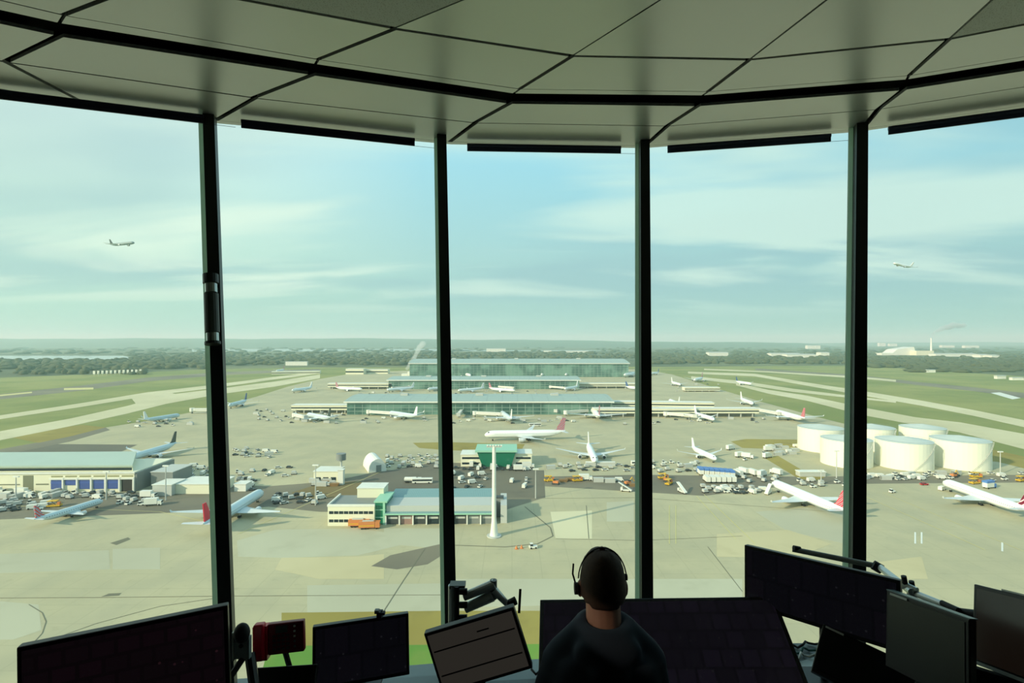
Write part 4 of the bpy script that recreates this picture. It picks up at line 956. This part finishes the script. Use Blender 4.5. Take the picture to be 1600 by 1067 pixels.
# fittings on the first post
pm = lambda f_: MT[2].lerp(MBt[2], f_)
def onpost(y):  # fraction down first post at photo row y
    lo, hi = 0, 1
    for _ in range(40):
        m = (lo+hi)/2; p = pm(m); yy = CY-(p.z-CAMZ)*F/p.y
        if yy < y: lo = m
        else: hi = m
    return pm(lo)
e = empty('intercom_tube', onpost(535)+Vector((.0, -.10, 0)), 0, 'grey cylinder with steel collars fixed on the first window post', 'fitting')
off = e.location.copy(); Q = lambda y: onpost(y)+Vector((.035, -.13, 0))-off
MB().tube([Q(462), Q(520)], .042, mat('tube_grey', C(72, 78, 74), .5), 16).build('tube_body', e, smooth=False)
for y0, y1 in ((447, 460), (521, 534)):
    MB().tube([Q(y0), Q(y1)], .036, chrome, 16).build('steel_collar', e)
for y0, y1 in ((433, 446), (534, 538)):
    MB().tube([Q(y0), Q(y1)], .046, mull, 16).build('end_cap', e)
# blinds
for k, (x0, y0, x1, y1, r, lb) in enumerate([(-60, 140, 318, 186, .020, 'navy roller blind above the leftmost window'), (377, 193, 648, 222, .017, 'navy roller blind above the window right of the first post'), (730, 230, 970, 234, .017, 'navy roller blind above the centre window'), (1043, 233, 1298, 215, .017, 'navy roller blind above the window right of the third post'), (1388, 204, 1680, 165, .020, 'navy roller blind above the rightmost window')]):
    a, b = U(x0, y0, H-.05), U(x1, y1, H-.05)
    e = empty('roller_blind', a, 0, lb, 'blind', 'roller blinds'); d = b-a
    MB().tube([(0, 0, .015), d+Vector((0, 0, .015))], .016, navy, 14).build('blind_tube', e)
    m_ = MB(); n_ = Vector((-d.y, d.x, 0)).normalized()*.006; m_.hexa([Vector((0, 0, -.03))-n_, d+Vector((0, 0, -.03))-n_, d+Vector((0, 0, -.03))+n_, Vector((0, 0, -.03))+n_, Vector((0, 0, .012))-n_, d+Vector((0, 0, .012))-n_, d+Vector((0, 0, .012))+n_, Vector((0, 0, .012))+n_], navy); m_.build('fabric_hem', e)
    MB().tube([d+Vector((0, 0, -.03)), d+(d.normalized())*.2+Vector((0, 0, -.03))], .0015, mull, 4).build('guide_wire', e)
# sill, under-sill wall
mb = MB(); mw = MB()
for i in range(len(MBt)-1):
    b0, b1 = MBt[i], MBt[i+1]; c_ = Vector((.3, 0, 0))
    def inn(p, k): v = Vector((.3-p.x, .1-p.y, 0)).normalized(); return p+v*k
    o0, o1 = inn(b0, -.12), inn(b1, -.12); q0, q1 = inn(b0, .22), inn(b1, .22)
    z = Vector((0, 0, .04)); mb.hexa([q0-z, q1-z, o1-z, o0-z, q0+z*.1, q1+z*.1, o1+z*.1, o0+z*.1], sillm)
    mw.hexa([Vector((p.x, p.y, ZF)) for p in (inn(b0, .14), inn(b1, .14), inn(b1, -.1), inn(b0, -.1))]+[Vector((p.x, p.y, CAMZ+ZB-.04)) for p in (inn(b0, .14), inn(b1, .14), inn(b1, -.1), inn(b0, -.1))], wallm)
struct('window_sill', mb); struct('wall_front', mw)
mb = MB(); mb.prism([(p.x, p.y-.06) for p in MBt]+[(MT[-1].x, -4.1), (MT[0].x-.3, -4.1)], ZF-.2, ZF, carpet); struct('floor', mb)
L0, L1 = MBt[0], MBt[-1]; T0, T1 = MT[0], MT[-1]
def wall(name, a, b):
    mb = MB(); d = (b-a); n_ = Vector((-d.y, d.x, 0)).normalized()*.1
    mb.hexa([Vector((p.x, p.y, ZF)) for p in (a-n_, b-n_, b+n_, a+n_)]+[Vector((p.x, p.y, ZC+.1)) for p in (a-n_, b-n_, b+n_, a+n_)], wallm); struct(name, mb)
wall('wall_left', Vector((T0.x, T0.y, 0)), Vector((T0.x-.3, -4, 0))); wall('wall_right', Vector((T1.x, T1.y, 0)), Vector((T1.x+.2, -4, 0))); wall('light_block_wall', Vector((T0.x-.3, -4, 0)), Vector((T1.x+.2, -4, 0)))  # back wall is added out of view, dark to hold down light from behind
# desk: curved console
DZ = CAMZ-1.62
mb = MB(); inner = [(-2.6, .9), (-1.65, 1.4), (-.8, 1.88), (.1, 2.08), (.9, 2.08), (1.2, 1.98), (1.6, 1.75), (2.0, 1.4), (2.3, 1.1), (2.6, .4)]; outer = [(-2.9, 1.35), (-2.0, 1.95), (-1.0, 2.37), (.1, 2.46), (1.0, 2.5), (1.25, 2.75), (1.72, 2.75), (2.1, 2.45), (2.7, 1.7), (3.1, .8)]
for i in range(len(inner)-1):
    a, b, c, d = inner[i], inner[i+1], outer[i+1], outer[i]
    mb.hexa([(p[0], p[1], DZ-.04) for p in (a, b, c, d)]+[(p[0], p[1], DZ) for p in (a, b, c, d)], deskm)
e = empty('console_desk', (0, 2.5, ZF), 0, 'curved grey control console desk under all the monitors', 'desk')
o = mb.build('desktop', e); o.location = (0, -2.5, -ZF)
for i in range(len(inner)-1):
    a, b, c, d = inner[i], inner[i+1], outer[i+1], outer[i]
    mm = [((p[0]+q_[0])/2, (p[1]+q_[1])/2) for p, q_ in ((a, d), (b, c))]
    m_ = MB(); m_.hexa([(p[0], p[1]-2.5, 0) for p in (mm[0], mm[1], c, d)]+[(p[0], p[1]-2.5, DZ-.045-ZF) for p in (mm[0], mm[1], c, d)], wallm); m_.build('cabinet', e)
# cables and papers in the gap, lying on the desk
def Dk(x, y, dz=.006): Y = F*1.62/(y-CY); return Vector(((x-CX)*Y/F, Y, DZ+dz))
for k, (x0, y0, x1, y1) in enumerate([(1222, 1012, 1296, 1010), (1230, 1022, 1290, 1019), (1234, 1033, 1284, 1026), (830, 1052, 900, 1048)]):
    a, b = Dk(x0, y0), Dk(x1, y1); m_ = MB(); pts = [a.lerp(b, t/10)+Vector((0, .02*math.sin(t*1.3+k), .012*(1+math.sin(t*1.7+k)))) for t in range(11)]
    m_.tube(pts, .006, [black, mat('teal_cable', C(40, 90, 84)), lgrey, black][k], 6)
    tag(m_.build('cable', smooth=True), ['black cable at the back edge of the desk between the large displays', 'teal cable on the desk between the large displays', 'pale cable on the desk between the large displays', 'black cable on the desk just left of the largest display'][k], 'cable')
m_ = MB(); q_ = [Dk(1232, 1040, .001), Dk(1252, 1062, .001), Dk(1280, 1040, .001), Dk(1272, 1028, .001)]; m_.hexa(q_+[v+Vector((0, 0, .003)) for v in q_], mat('paper_grey', C(190, 200, 198))); tag(m_.build('paper_sheet'), 'pale paper sheet on the desk in the gap between displays', 'paper')
# monitors
def R3(y, p, r):
    return Euler((0, 0, y)).to_matrix() @ Euler((p, 0, 0)).to_matrix() @ Euler((0, r, 0)).to_matrix()
def scr_rows(kind):
    """a glowing screen face: dim user-interface blocks"""
    def f(t, c, b):
        return None
    return f
def screenmat(name, base, blocks, col2, strength, sc=(9, 6)):
    global nt
    m = bpy.data.materials.new(name); m.use_nodes = True; nt = m.node_tree; nt.nodes.clear()
    b = N('ShaderNodeBsdfPrincipled'); o = N('ShaderNodeOutputMaterial'); L(b.outputs[0], o.inputs[0]); b.inputs['Roughness'].default_value = .22
    b.inputs['Base Color'].default_value = (.004, .004, .005, 1); b.inputs['Specular IOR Level'].default_value = .3
    t = N('ShaderNodeTexCoord'); br = N('ShaderNodeTexBrick'); mp3 = N('ShaderNodeMapping'); L(t.outputs['Object'], mp3.inputs[0])
    sv = N('ShaderNodeSeparateXYZ'); L(mp3.outputs[0], sv.inputs[0]); cv = N('ShaderNodeCombineXYZ'); L(sv.outputs[0], cv.inputs[0]); L(sv.outputs[2], cv.inputs[1])
    br.inputs['Scale'].default_value = 1; br.inputs['Brick Width'].default_value = 1/sc[0]; br.inputs['Row Height'].default_value = 1/sc[1]; br.inputs['Mortar Size'].default_value = .006
    br.inputs['Color1'].default_value = base; br.inputs['Color2'].default_value = blocks; br.inputs['Mortar'].default_value = tuple(v*.8 for v in base[:3])+(1,); L(cv.outputs[0], br.inputs[0])
    vn = N('ShaderNodeTexVoronoi'); vn.inputs['Scale'].default_value = 22; L(cv.outputs[0], vn.inputs[0])
    col = MIX(M('MULTIPLY', M('LESS_THAN', vn.outputs['Distance'], .10), .5), br.outputs[0], col2)
    L(col, b.inputs['Emission Color']); b.inputs['Emission Strength'].default_value = strength; return m
scr_dark = screenmat('screen_dark_traffic', (.004, .004, .006, 1), (.006, .005, .008, 1), (.03, .03, .035, 1), .5)
scr_red = screenmat('screen_dark_red_text', (.005, .003, .004, 1), (.007, .003, .005, 1), (.04, .015, .02, 1), .6, (14, 18))
scr_map = screenmat('screen_dark_map', (.005, .004, .007, 1), (.008, .006, .012, 1), (.02, .02, .02, 1), .6, (12, 12))
scr_pale = mat('screen_pale_form', C(60, 56, 50), .5, emit=(C(64, 60, 54), .42))
scr_off = mat('screen_switched_off', C(20, 22, 22), .3)
scr_brown = mat('screen_brown_glow', C(10, 8, 8), .25, emit=(C(34, 26, 20), .35))
def monitor(name, Y, v, label, scr, dcut=None, stand=True, bezel=.014, group='dark monitors on the console'):
    X, Z, yw, p, r, w, h = v; Rm = R3(yw, p, r); c = Vector((X, Y, CAMZ+Z))
    if dcut: c = c+Rm @ Vector((0, 0, (h-dcut)/2)); h = dcut
    e = empty(name, c, 0, label, 'monitor', group); e.rotation_euler = Rm.to_euler()
    o = MB().box((-w/2, 0, -h/2), (w/2, .035, h/2), plast).build('housing', e); bevel(o, .004)
    MB().box((-w/2+bezel, -.003, -h/2+bezel*1.3), (w/2-bezel, .001, h/2-bezel), scr).build('screen', e)
    MB().box((-w*.25, .035, -h*.3), (w*.25, .06, h*.3), plast).build('back_cover', e)
    if stand:
        inv = Rm.inverted(); foot = Vector((c.x, c.y, DZ))+Vector((Rm @ Vector((0, 1, 0))).xy.to_3d()).normalized()*.14
        a = Vector((0, .06, 0)); b = inv @ (foot-c)
        if foot.z < c.z-.05:
            MB().tube([a, a+Vector((0, .05, 0)), b], .02, plast, 10).build('stand', e)
            m_ = MB(); vs = [inv @ (foot+Vector((dx*.11, dy*.09, z))-c) for z in (0, .012) for dx, dy in ((-1, -1), (1, -1), (1, 1), (-1, 1))]; m_.hexa(vs, plast); m_.build('stand_foot', e)
    return e, w, h
monitor('monitor', 1.75, [-1.306, -1.174, .38, -.07, -.037, .6, .399], 'wide dark monitor at the left, top edge sloping up rightwards', scr_red)
e, w, h = monitor('monitor', 2.35, [-.689, -1.477, .273, -.156, -.006, .428, .372], 'dark monitor right of the red telephone', scr_dark, .27)
e, w, h = monitor('tilted_monitor', 2.05, [-.136, -1.24, -.03, -.005, -.306, .379, .255], 'tilted monitor with a pale grey form below the silver arm', scr_pale, bezel=.012)
lm = mat('form_line_dark', C(20, 20, 18), .6)
for zz in (.045, -.055): MB().box((-w/2+.02, -.005, zz), (w/2-.02, -.003, zz+.005), lm).build('form_line', e)
MB().box((.02, -.005, .075), (.07, -.003, .08), lm).build('form_heading', e)
monitor('touch_display', 2.35, [.698, -1.436, 6.031-2*PI, -1.015, 6.136-2*PI, 1.155, .547], 'largest tilted dark display behind the seated person', scr_map, .5, stand=False, bezel=.02)
monitor('monitor', 2.35, [1.391, -1.157, -.837, -.136, -.061, .644, .287], 'wide raised dark monitor below the fourth window post', scr_dark)
e, w, h = monitor('monitor', 1.95, [1.571, -1.153, -1.344, -.178, -.13, .312, .291], 'grey-dark monitor with pale top edge, in front of the wide raised one', scr_off, group='dark monitors on the console')
MB().box((-w/2+.02, -.006, h/2-.012), (-w/2+.09, -.003, h/2-.004), lgrey).build('edge_label', e)
MB().box((-w/2, .0, h/2), (w/2, .04, h/2+.004), mat('teal_grey_top', C(110, 130, 132), .4)).build('top_edge', e)
e, w, h = monitor('monitor', 1.85, [1.834, -1.068, -1.444, -.28, -.208, .323, .288], 'dark monitor with a brown glow at the right edge', scr_brown)
MB().box((-w/2, -.006, -h/2), (w/2, -.003, -h/2+.012), lgrey).build('chin_strip', e)
MB().box((-w/2+.1, .0, h/2), (w/2, .03, h/2+.006), lgrey).build('top_strip', e)
monitor('monitor', 1.8, [1.802, -1.364, -.668, -.163, .018, .271, .306], 'lower dark monitor in the bottom right corner', scr_off, .24)
e, w, h = monitor('tablet_panel', 2.15, [1.475, -1.375, -.42, -.75, .30, .34, .21], 'dark tilted panel under the wide raised monitor', scr_off, stand=True)
MB().box((-w/2+.01, -.006, h/2-.014), (-w/2+.08, -.003, h/2-.006), lgrey).build('edge_label', e)
monitor('low_panel', 2.1, [-.945, -1.46, .1, -.6, 0, .25, .22], 'low dark panel under the red telephone', scr_off, .2)

# monitor arm (silver) in front of the second post
AY = 2.30; pa = lambda x, y, d=0: P(x, y, AY+d)
e = empty('support_arm', P(706, 1060, AY), 0, 'silver double monitor arm on a post beside the second window post', 'monitor arm'); o_ = e.location.copy()
def seg(name, pts, r, mt, n=14, par=e): return MB().tube([Vector(p)-o_ for p in pts], r, mt, n).build(name, par, smooth=False)
seg('post', [pa(708, 1060), pa(708, 914)], .022, armgrey); seg('post_front', [pa(714, 1060, -.02), pa(714, 916, -.02)], .011, plast)
MB().box(pa(703, 917)-o_-Vector((0, .02, 0)), pa(727, 912)-o_+Vector((0, .03, 0)), mgrey).build('post_cap', e)
for y in (924, 945, 965): seg('clamp', [pa(718, y, -.03), pa(730, y, -.03)], .014, plast)
seg('upper_arm', [pa(725, 932), pa(773, 912)], [.019, .022], armgrey); seg('lower_arm', [pa(727, 950), pa(770, 930)], [.022, .026], armgrey)
seg('elbow', [pa(771, 906), pa(771, 935)], .016, mgrey); seg('forearm', [pa(771, 921), pa(795, 946)], [.019, .013], armgrey)
seg('head_joint', [pa(794, 944), pa(806, 938)], .018, black); MB().hexa([p-o_ for p in (pa(809, 958), pa(813, 958), pa(813, 958, .09), pa(809, 958, .09), pa(811, 920), pa(815, 920), pa(815, 920, .09), pa(811, 920, .09))], black).build('mounting_plate', e)
# arm behind the raised monitors
e = empty('support_arm', P(1300, 900, 2.75), 0, 'long dark arm rail behind the wide raised monitor at right', 'monitor arm'); o_ = e.location.copy()
seg('rail', [P(1238, 858, 2.80), P(1368, 884, 2.62)], .014, mgrey, par=e); seg('pivot', [P(1364, 882, 2.60), P(1378, 890, 2.58)], .024, black, par=e); seg('rail', [P(1372, 884, 2.60), P(1425, 925, 2.30)], .016, armgrey, par=e)
seg('knob', [P(1240, 856, 2.79), P(1250, 858, 2.79)], .014, black, par=e); seg('bracket', [P(1408, 912, 2.36), P(1432, 924, 2.30)], .018, chrome, par=e)
for x, y in ((1412, 908), (1424, 916)): seg('clamp', [P(x, y-8, 2.34), P(x+3, y+8, 2.34)], .011, black, par=e)
seg('drop_post', [P(1425, 925, 2.32), P(1430, 1075, 2.32)], .02, mgrey, par=e)
e = empty('support_arm', P(1450, 940, 2.2), 0, 'slim grey arm behind the grey-dark monitor, leading to the right edge', 'monitor arm'); o_ = e.location.copy()
seg('rail', [P(1425, 925, 2.32), P(1500, 955, 2.12)], .014, armgrey, par=e); seg('tip', [P(1472, 942, 2.18), P(1498, 954, 2.10)], .012, black, par=e); seg('bracket', [P(1498, 956, 2.12), P(1530, 960, 2.05)], .016, black, par=e)
# small camera on the second monitor
e = empty('desk_camera', P(593, 962, 2.40), 0, 'small dark clip on camera on top of the monitor right of the telephone', 'camera'); o_ = e.location.copy()
MB().box((-.012, -.01, -.01), (.012, .02, .02), dgrey).build('clip', e); MB().box((-.022, -.008, .012), (-.002, .012, .028), mgrey).build('camera_head', e); MB().box((.006, -.012, .008), (.026, .008, .020), black).build('lens_hood', e)

# red telephone
pc = P(438, 998, 2.15); e = empty('telephone', pc, 0, 'red desk telephone with keypad and upright handset, left of centre', 'telephone')
e.rotation_euler = R3(.12, -.12, -.05).to_euler()
tred = mat('telephone_red', C(214, 22, 50), .35)
o = MB().box((-.050, 0, -.062), (.095, .03, .062), mat('telephone_dark_red', C(136, 26, 38), .4)).build('body', e); bevel(o, .005)
m_ = MB(); m_.box((-.100, -.03, -.07), (-.058, .01, .075), tred); o = m_.build('handset', e); bevel(o, .008, 3)
MB().box((-.107, -.01, -.075), (-.05, .03, .06), tred).build('handset_cradle', e)
MB().box((-.018, -.003, .025), (.030, .001, .052), mat('telephone_display', C(84, 96, 92), .2)).build('display', e)
for i in range(4):
    for j in range(4): MB().box((-.03+i*.018, -.004, .008-j*.017), (-.018+i*.018, .001, .017-j*.017), mat('key_grey', C(96, 60, 60), .5)).build('key', e)
for j in range(5): MB().box((.054, -.004, .042-j*.02), (.062, .001, .049-j*.02), white if j < 3 else mgrey).build('line_key', e)
MB().tube([(0, .03, -.03), (0, .12, -.17)], .012, plast, 8).build('foot', e)
# grey intercom with dark foam head
pc = P(378, 1012, 2.0); e = empty('microphone', pc, 0, 'grey bracket with black foam head, left of the red telephone', 'microphone')
MB().box((-.032, 0, -.045), (.028, .02, .04), mat('bracket_grey', C(150, 158, 156), .45)).build('bracket', e)
MB().box((-.038, -.004, -.05), (-.030, .022, .06), lgrey).build('bright_edge', e)
MB().tube([(-.003, -.004, .008), (-.003, .002, .008)], .008, black, 12).build('screw_hole', e)
MB().ell((0, .0, .058), (.030, .028, .038), black, 16, 10).build('foam_head', e, smooth=True)
MB().tube([(0, .01, -.045), (-.03, -.05, -.10)], .012, black, 8).build('stem', e)
MB().tube([(.05, .0, -.16), (.0, .06, -.06)], .02, plast, 8).build('foot', e)

# ================================================================== PERSON
PX, PY, PZ = (942-CX)*1.94/F, 1.94, CAMZ
skin = mat('skin', C(158, 112, 92), .55, var=.08, scale=20)
hairm = mat('dark_brown_hair', C(66, 45, 31), .8, var=.4, scale=90)
hood = mat('navy_hoodie_knit', C(34, 43, 56), .95, var=.15, scale=14)
jean = mat('dark_trousers', C(30, 32, 40), .9)
chairm = mat('black_chair_fabric', C(20, 20, 22), .9)
def remesh(o, vx, sm=6):
    r = o.modifiers.new('fuse', 'REMESH'); r.mode = 'VOXEL'; r.voxel_size = vx; r.use_smooth_shade = True
    s = o.modifiers.new('smooth', 'SMOOTH'); s.factor = .6; s.iterations = sm; return o
man = empty('person', (PX, PY, ZF), 0, 'person with short dark hair in a navy hoodie seated back to camera', 'person')
O = lambda x, y, z: Vector((x, y, z-2.3+2.3-0)) if False else Vector((x, y, z))
HZ = CAMZ-ZF   # camera height over the floor; body coordinates below are heights over the floor
zz_ = lambda yp, Y=1.94: HZ-(yp-CY)*Y/F
top, nape, shl = zz_(861), zz_(952), zz_(1000)
hc = Vector((0, .01, top-.115))
m_ = MB()
m_.ell(hc, (.077, .095, .112), skin, 20, 12); m_.ell(hc+Vector((0, .045, -.075)), (.052, .052, .058), skin, 16, 10); m_.ell(hc+Vector((0, .095, -.035)), (.012, .022, .022), skin, 10, 6)
m_.ell(hc+Vector((0, .088, -.07)), (.026, .012, .012), skin, 10, 6)
m_.ell(hc+Vector((0, .085, .012)), (.055, .014, .012), skin, 10, 6)
for s in (-1, 1): m_.ell(hc+Vector((s*.085, .0, -.03)), (.013, .022, .034), skin, 10, 8)
m_.tube([hc+Vector((0, -.01, -.06)), Vector((0, -.015, top-.25)), Vector((0, -.02, top-.33))], [.065, .066, .074], skin, 16)
m_.ell((0, -.03, shl-.20), (.13, .08, .2), skin, 14, 10)
# forearms and hands reaching to the desk
def limb(m, pts, rs, mt, n=14):
    m.tube(pts, rs, mt, n)
    for p, r in zip(pts, rs): m.ell(p, (r, r, r), mt, 12, 8)
wr = {}
for s in (-1, 1):
    el = Vector((s*.25, .06, shl-.36)); wv = Vector((s*.17, .24, HZ-1.62+.085)); wr[s] = (el, wv)
    limb(m_, [Vector((s*.10, -.03, shl-.08)), Vector((s*.168, -.02, shl-.065)), el, wv], [.035, .04, .036, .026], skin)
    hd = Vector((-s*.25, .95, -.12)).normalized(); sd_ = Vector((hd.y, -hd.x, 0)).normalized()
    pc_ = wv+hd*.055; m_.ell(pc_, (.040, .050, .018), skin, 14, 8, rot=Matrix((sd_, hd, sd_.cross(hd))).transposed())
    for k, (off_, ln) in enumerate(((-.030, .062), (-.010, .074), (.010, .069), (.029, .052))):
        a = pc_+hd*.035+sd_*off_; b = a+hd*ln*.55+Vector((0, 0, .004)); c = b+hd*ln*.4+Vector((0, 0, -.018)); limb(m_, [a, b, c], [.0095, .0085, .0075], skin, 8)
    a = pc_-sd_*(-s)*0+sd_*(-.034 if s > 0 else .034)-hd*.015; b = a+sd_*(-.022 if s > 0 else .022)+hd*.03; c = b+hd*.028; limb(m_, [a, b, c], [.012, .0105, .009], skin, 8)
o = m_.build('body', man); remesh(o, .0055, 3)
m_ = MB()
for s in (-1, 1): m_.ell(hc+Vector((s*.03, .083, -.005)), (.012, .008, .007), white, 10, 6); m_.ell(hc+Vector((s*.03, .0905, -.005)), (.005, .003, .005), black, 8, 6)
m_.build('eyes', man, smooth=True)
# hair
m_ = MB(); n1_, n2_ = 40, 26; vs = []; rr = random.Random(11)
for j in range(n2_+1):
    ph = PI*.02+PI*.98*j/n2_
    for i in range(n1_):
        t = 2*PI*i/n1_; q = math.sin(ph)**.78; sx, sy, sz = q*math.cos(t), q*math.sin(t), math.cos(ph)
        back = max(0, -sy); low = -.15-.56*back-.1*abs(sx) if sy < .25 else .45
        szz = max(sz, low); k = 1 if sz >= low else .86
        r_ = 1+.012*rr.uniform(-1, 1)
        vs.append(hc+Vector((.0845*sx*r_*k*(1+.30*max(0, -sz)), (.106*sy)*r_*k, .118*szz*r_)))
m_.add(vs, [(j*n1_+i, (j+1)*n1_+i, (j+1)*n1_+(i+1) % n1_, j*n1_+(i+1) % n1_) for j in range(n2_) for i in range(n1_)], hairm)
m_.build('hair', man, smooth=True)
# hoodie
m_ = MB()
neckz = zz_(972)
secs = [(.56, .155, .125, -.03), (.66, .17, .125, -.03), (.80, .185, .12, -.035), (.92, .20, .12, -.04), (shl-.06, .205, .115, -.035), (shl-.0, .15, .10, -.03), (neckz-.01, .085, .085, -.02)]
n = 24; vs = []
for z, a, b, yo in secs:
    for k in range(n):
        t = 2*PI*k/n; vs.append((a*math.copysign(abs(math.cos(t))**.8, math.cos(t)), b*math.copysign(abs(math.sin(t))**.85, math.sin(t))+yo, z))
m_.add(vs, [(i*n+k, i*n+(k+1) % n, (i+1)*n+(k+1) % n, (i+1)*n+k) for i in range(len(secs)-1) for k in range(n)]+[tuple(range(n-1, -1, -1)), tuple((len(secs)-1)*n+k for k in range(n))], hood)
for s in (-1, 1):
    sh = Vector((s*.168, -.02, shl-.065)); el, wv = wr[s]
    m_.ell(sh, (.068, .07, .065), hood, 14, 10); limb(m_, [sh, el], [.064, .052], hood); limb(m_, [el, el.lerp(wv, .85)], [.052, .036], hood)
    m_.tube([Vector((s*.06, -.03, neckz-.005)), sh+Vector((0, 0, .02))], [.058, .058], hood, 12)
# hood folded round the neck
for k in range(24):
    t = 2*PI*k/24; yb = math.sin(t); m_.ell(Vector((.085*math.cos(t), .078*yb-.028, neckz+.004-(.012 if yb < 0 else -.0)+.0*yb)), (.033, .033, .030+(.010 if yb < 0 else 0)), hood, 10, 8)
m_.ell((0, -.105, neckz-.05), (.125, .055, .07), hood, 18, 10); m_.ell((0, -.135, neckz-.10), (.075, .035, .07), hood, 16, 10)
for s in (-1, 1): m_.ell((s*.09, -.07, shl-.07), (.10, .07, .075), hood, 16, 10)
o = m_.build('hoodie', man); remesh(o, .009, 14)
# legs
m_ = MB(); seat = .56
m_.ell((0, -.02, seat+.07), (.175, .15, .10), jean, 18, 10)
for s in (-1, 1):
    limb(m_, [Vector((s*.09, -.02, seat+.07)), Vector((s*.12, .36, seat+.05)), Vector((s*.12, .40, .12))], [.085, .066, .045], jean)
o = m_.build('trousers', man); remesh(o, .012, 4)
for s in (-1, 1):
    m_ = MB(); m_.ell((s*.12, .45, .05), (.047, .13, .05), black, 14, 8); m_.box((s*.12-.045, .33, 0), (s*.12+.045, .56, .02), black); m_.build('shoe', man, smooth=False)
# chair
e = empty('office_chair', (PX, PY-.03, ZF), 0, 'black office chair under the seated person', 'chair')
o = MB().box((-.24, -.22, .44), (.24, .24, .53), chairm).build('seat', e); bevel(o, .03, 3)
MB().tube([(0, 0, .08), (0, 0, .45)], .03, plast, 10).build('gas_column', e)
for k in range(5):
    a = 2*PI*k/5+.3; l_ = MB(); l_.tube([(0, 0, .09), (.28*math.cos(a), .28*math.sin(a), .06)], [.03, .02], plast, 8); c_ = l_.build('base_leg', e)
    MB().tube([(.28*math.cos(a)-.02, .28*math.sin(a), .03), (.28*math.cos(a)+.02, .28*math.sin(a), .03)], .03, black, 10).build('castor', c_)
# headset
hs = empty('headset', (PX, PY, ZF+hc.z), 0, 'thin black headset with mic boom worn over the left ear', 'headset')
m_ = MB(); pts = [Vector((.092*math.cos(a), .01, .124*math.sin(a)-.0)) for a in [PI*(.02+.96*k/18) for k in range(19)]]; m_.tube(pts, .0025, black, 8); m_.build('headband', hs, smooth=True)
MB().tube([(-.096, .0, -.026), (-.108, .0, -.026)], .022, black, 14).build('ear_cushion', hs)
MB().tube([(.086, .01, .012), (.094, .01, .012)], .012, black, 12).build('temple_pad', hs)
MB().tube([(-.100, .0, -.02), (-.112, .02, .02), (-.108, .03, .055)], .0035, black, 8).build('mic_boom', hs)

# ================================================================== HAZE over the airfield
mb = MB(); mb.box((-31000, 60, .7), (31000, 27000, 360), white)
o = mb.build('haze'); o.data.materials.clear(); o.data.materials.append(volmat('haze_air', C(198, 238, 234), 1.3e-4, .1)); tag(o, 'thin blue-green haze over the airfield and the horizon', 'haze', kind='stuff')
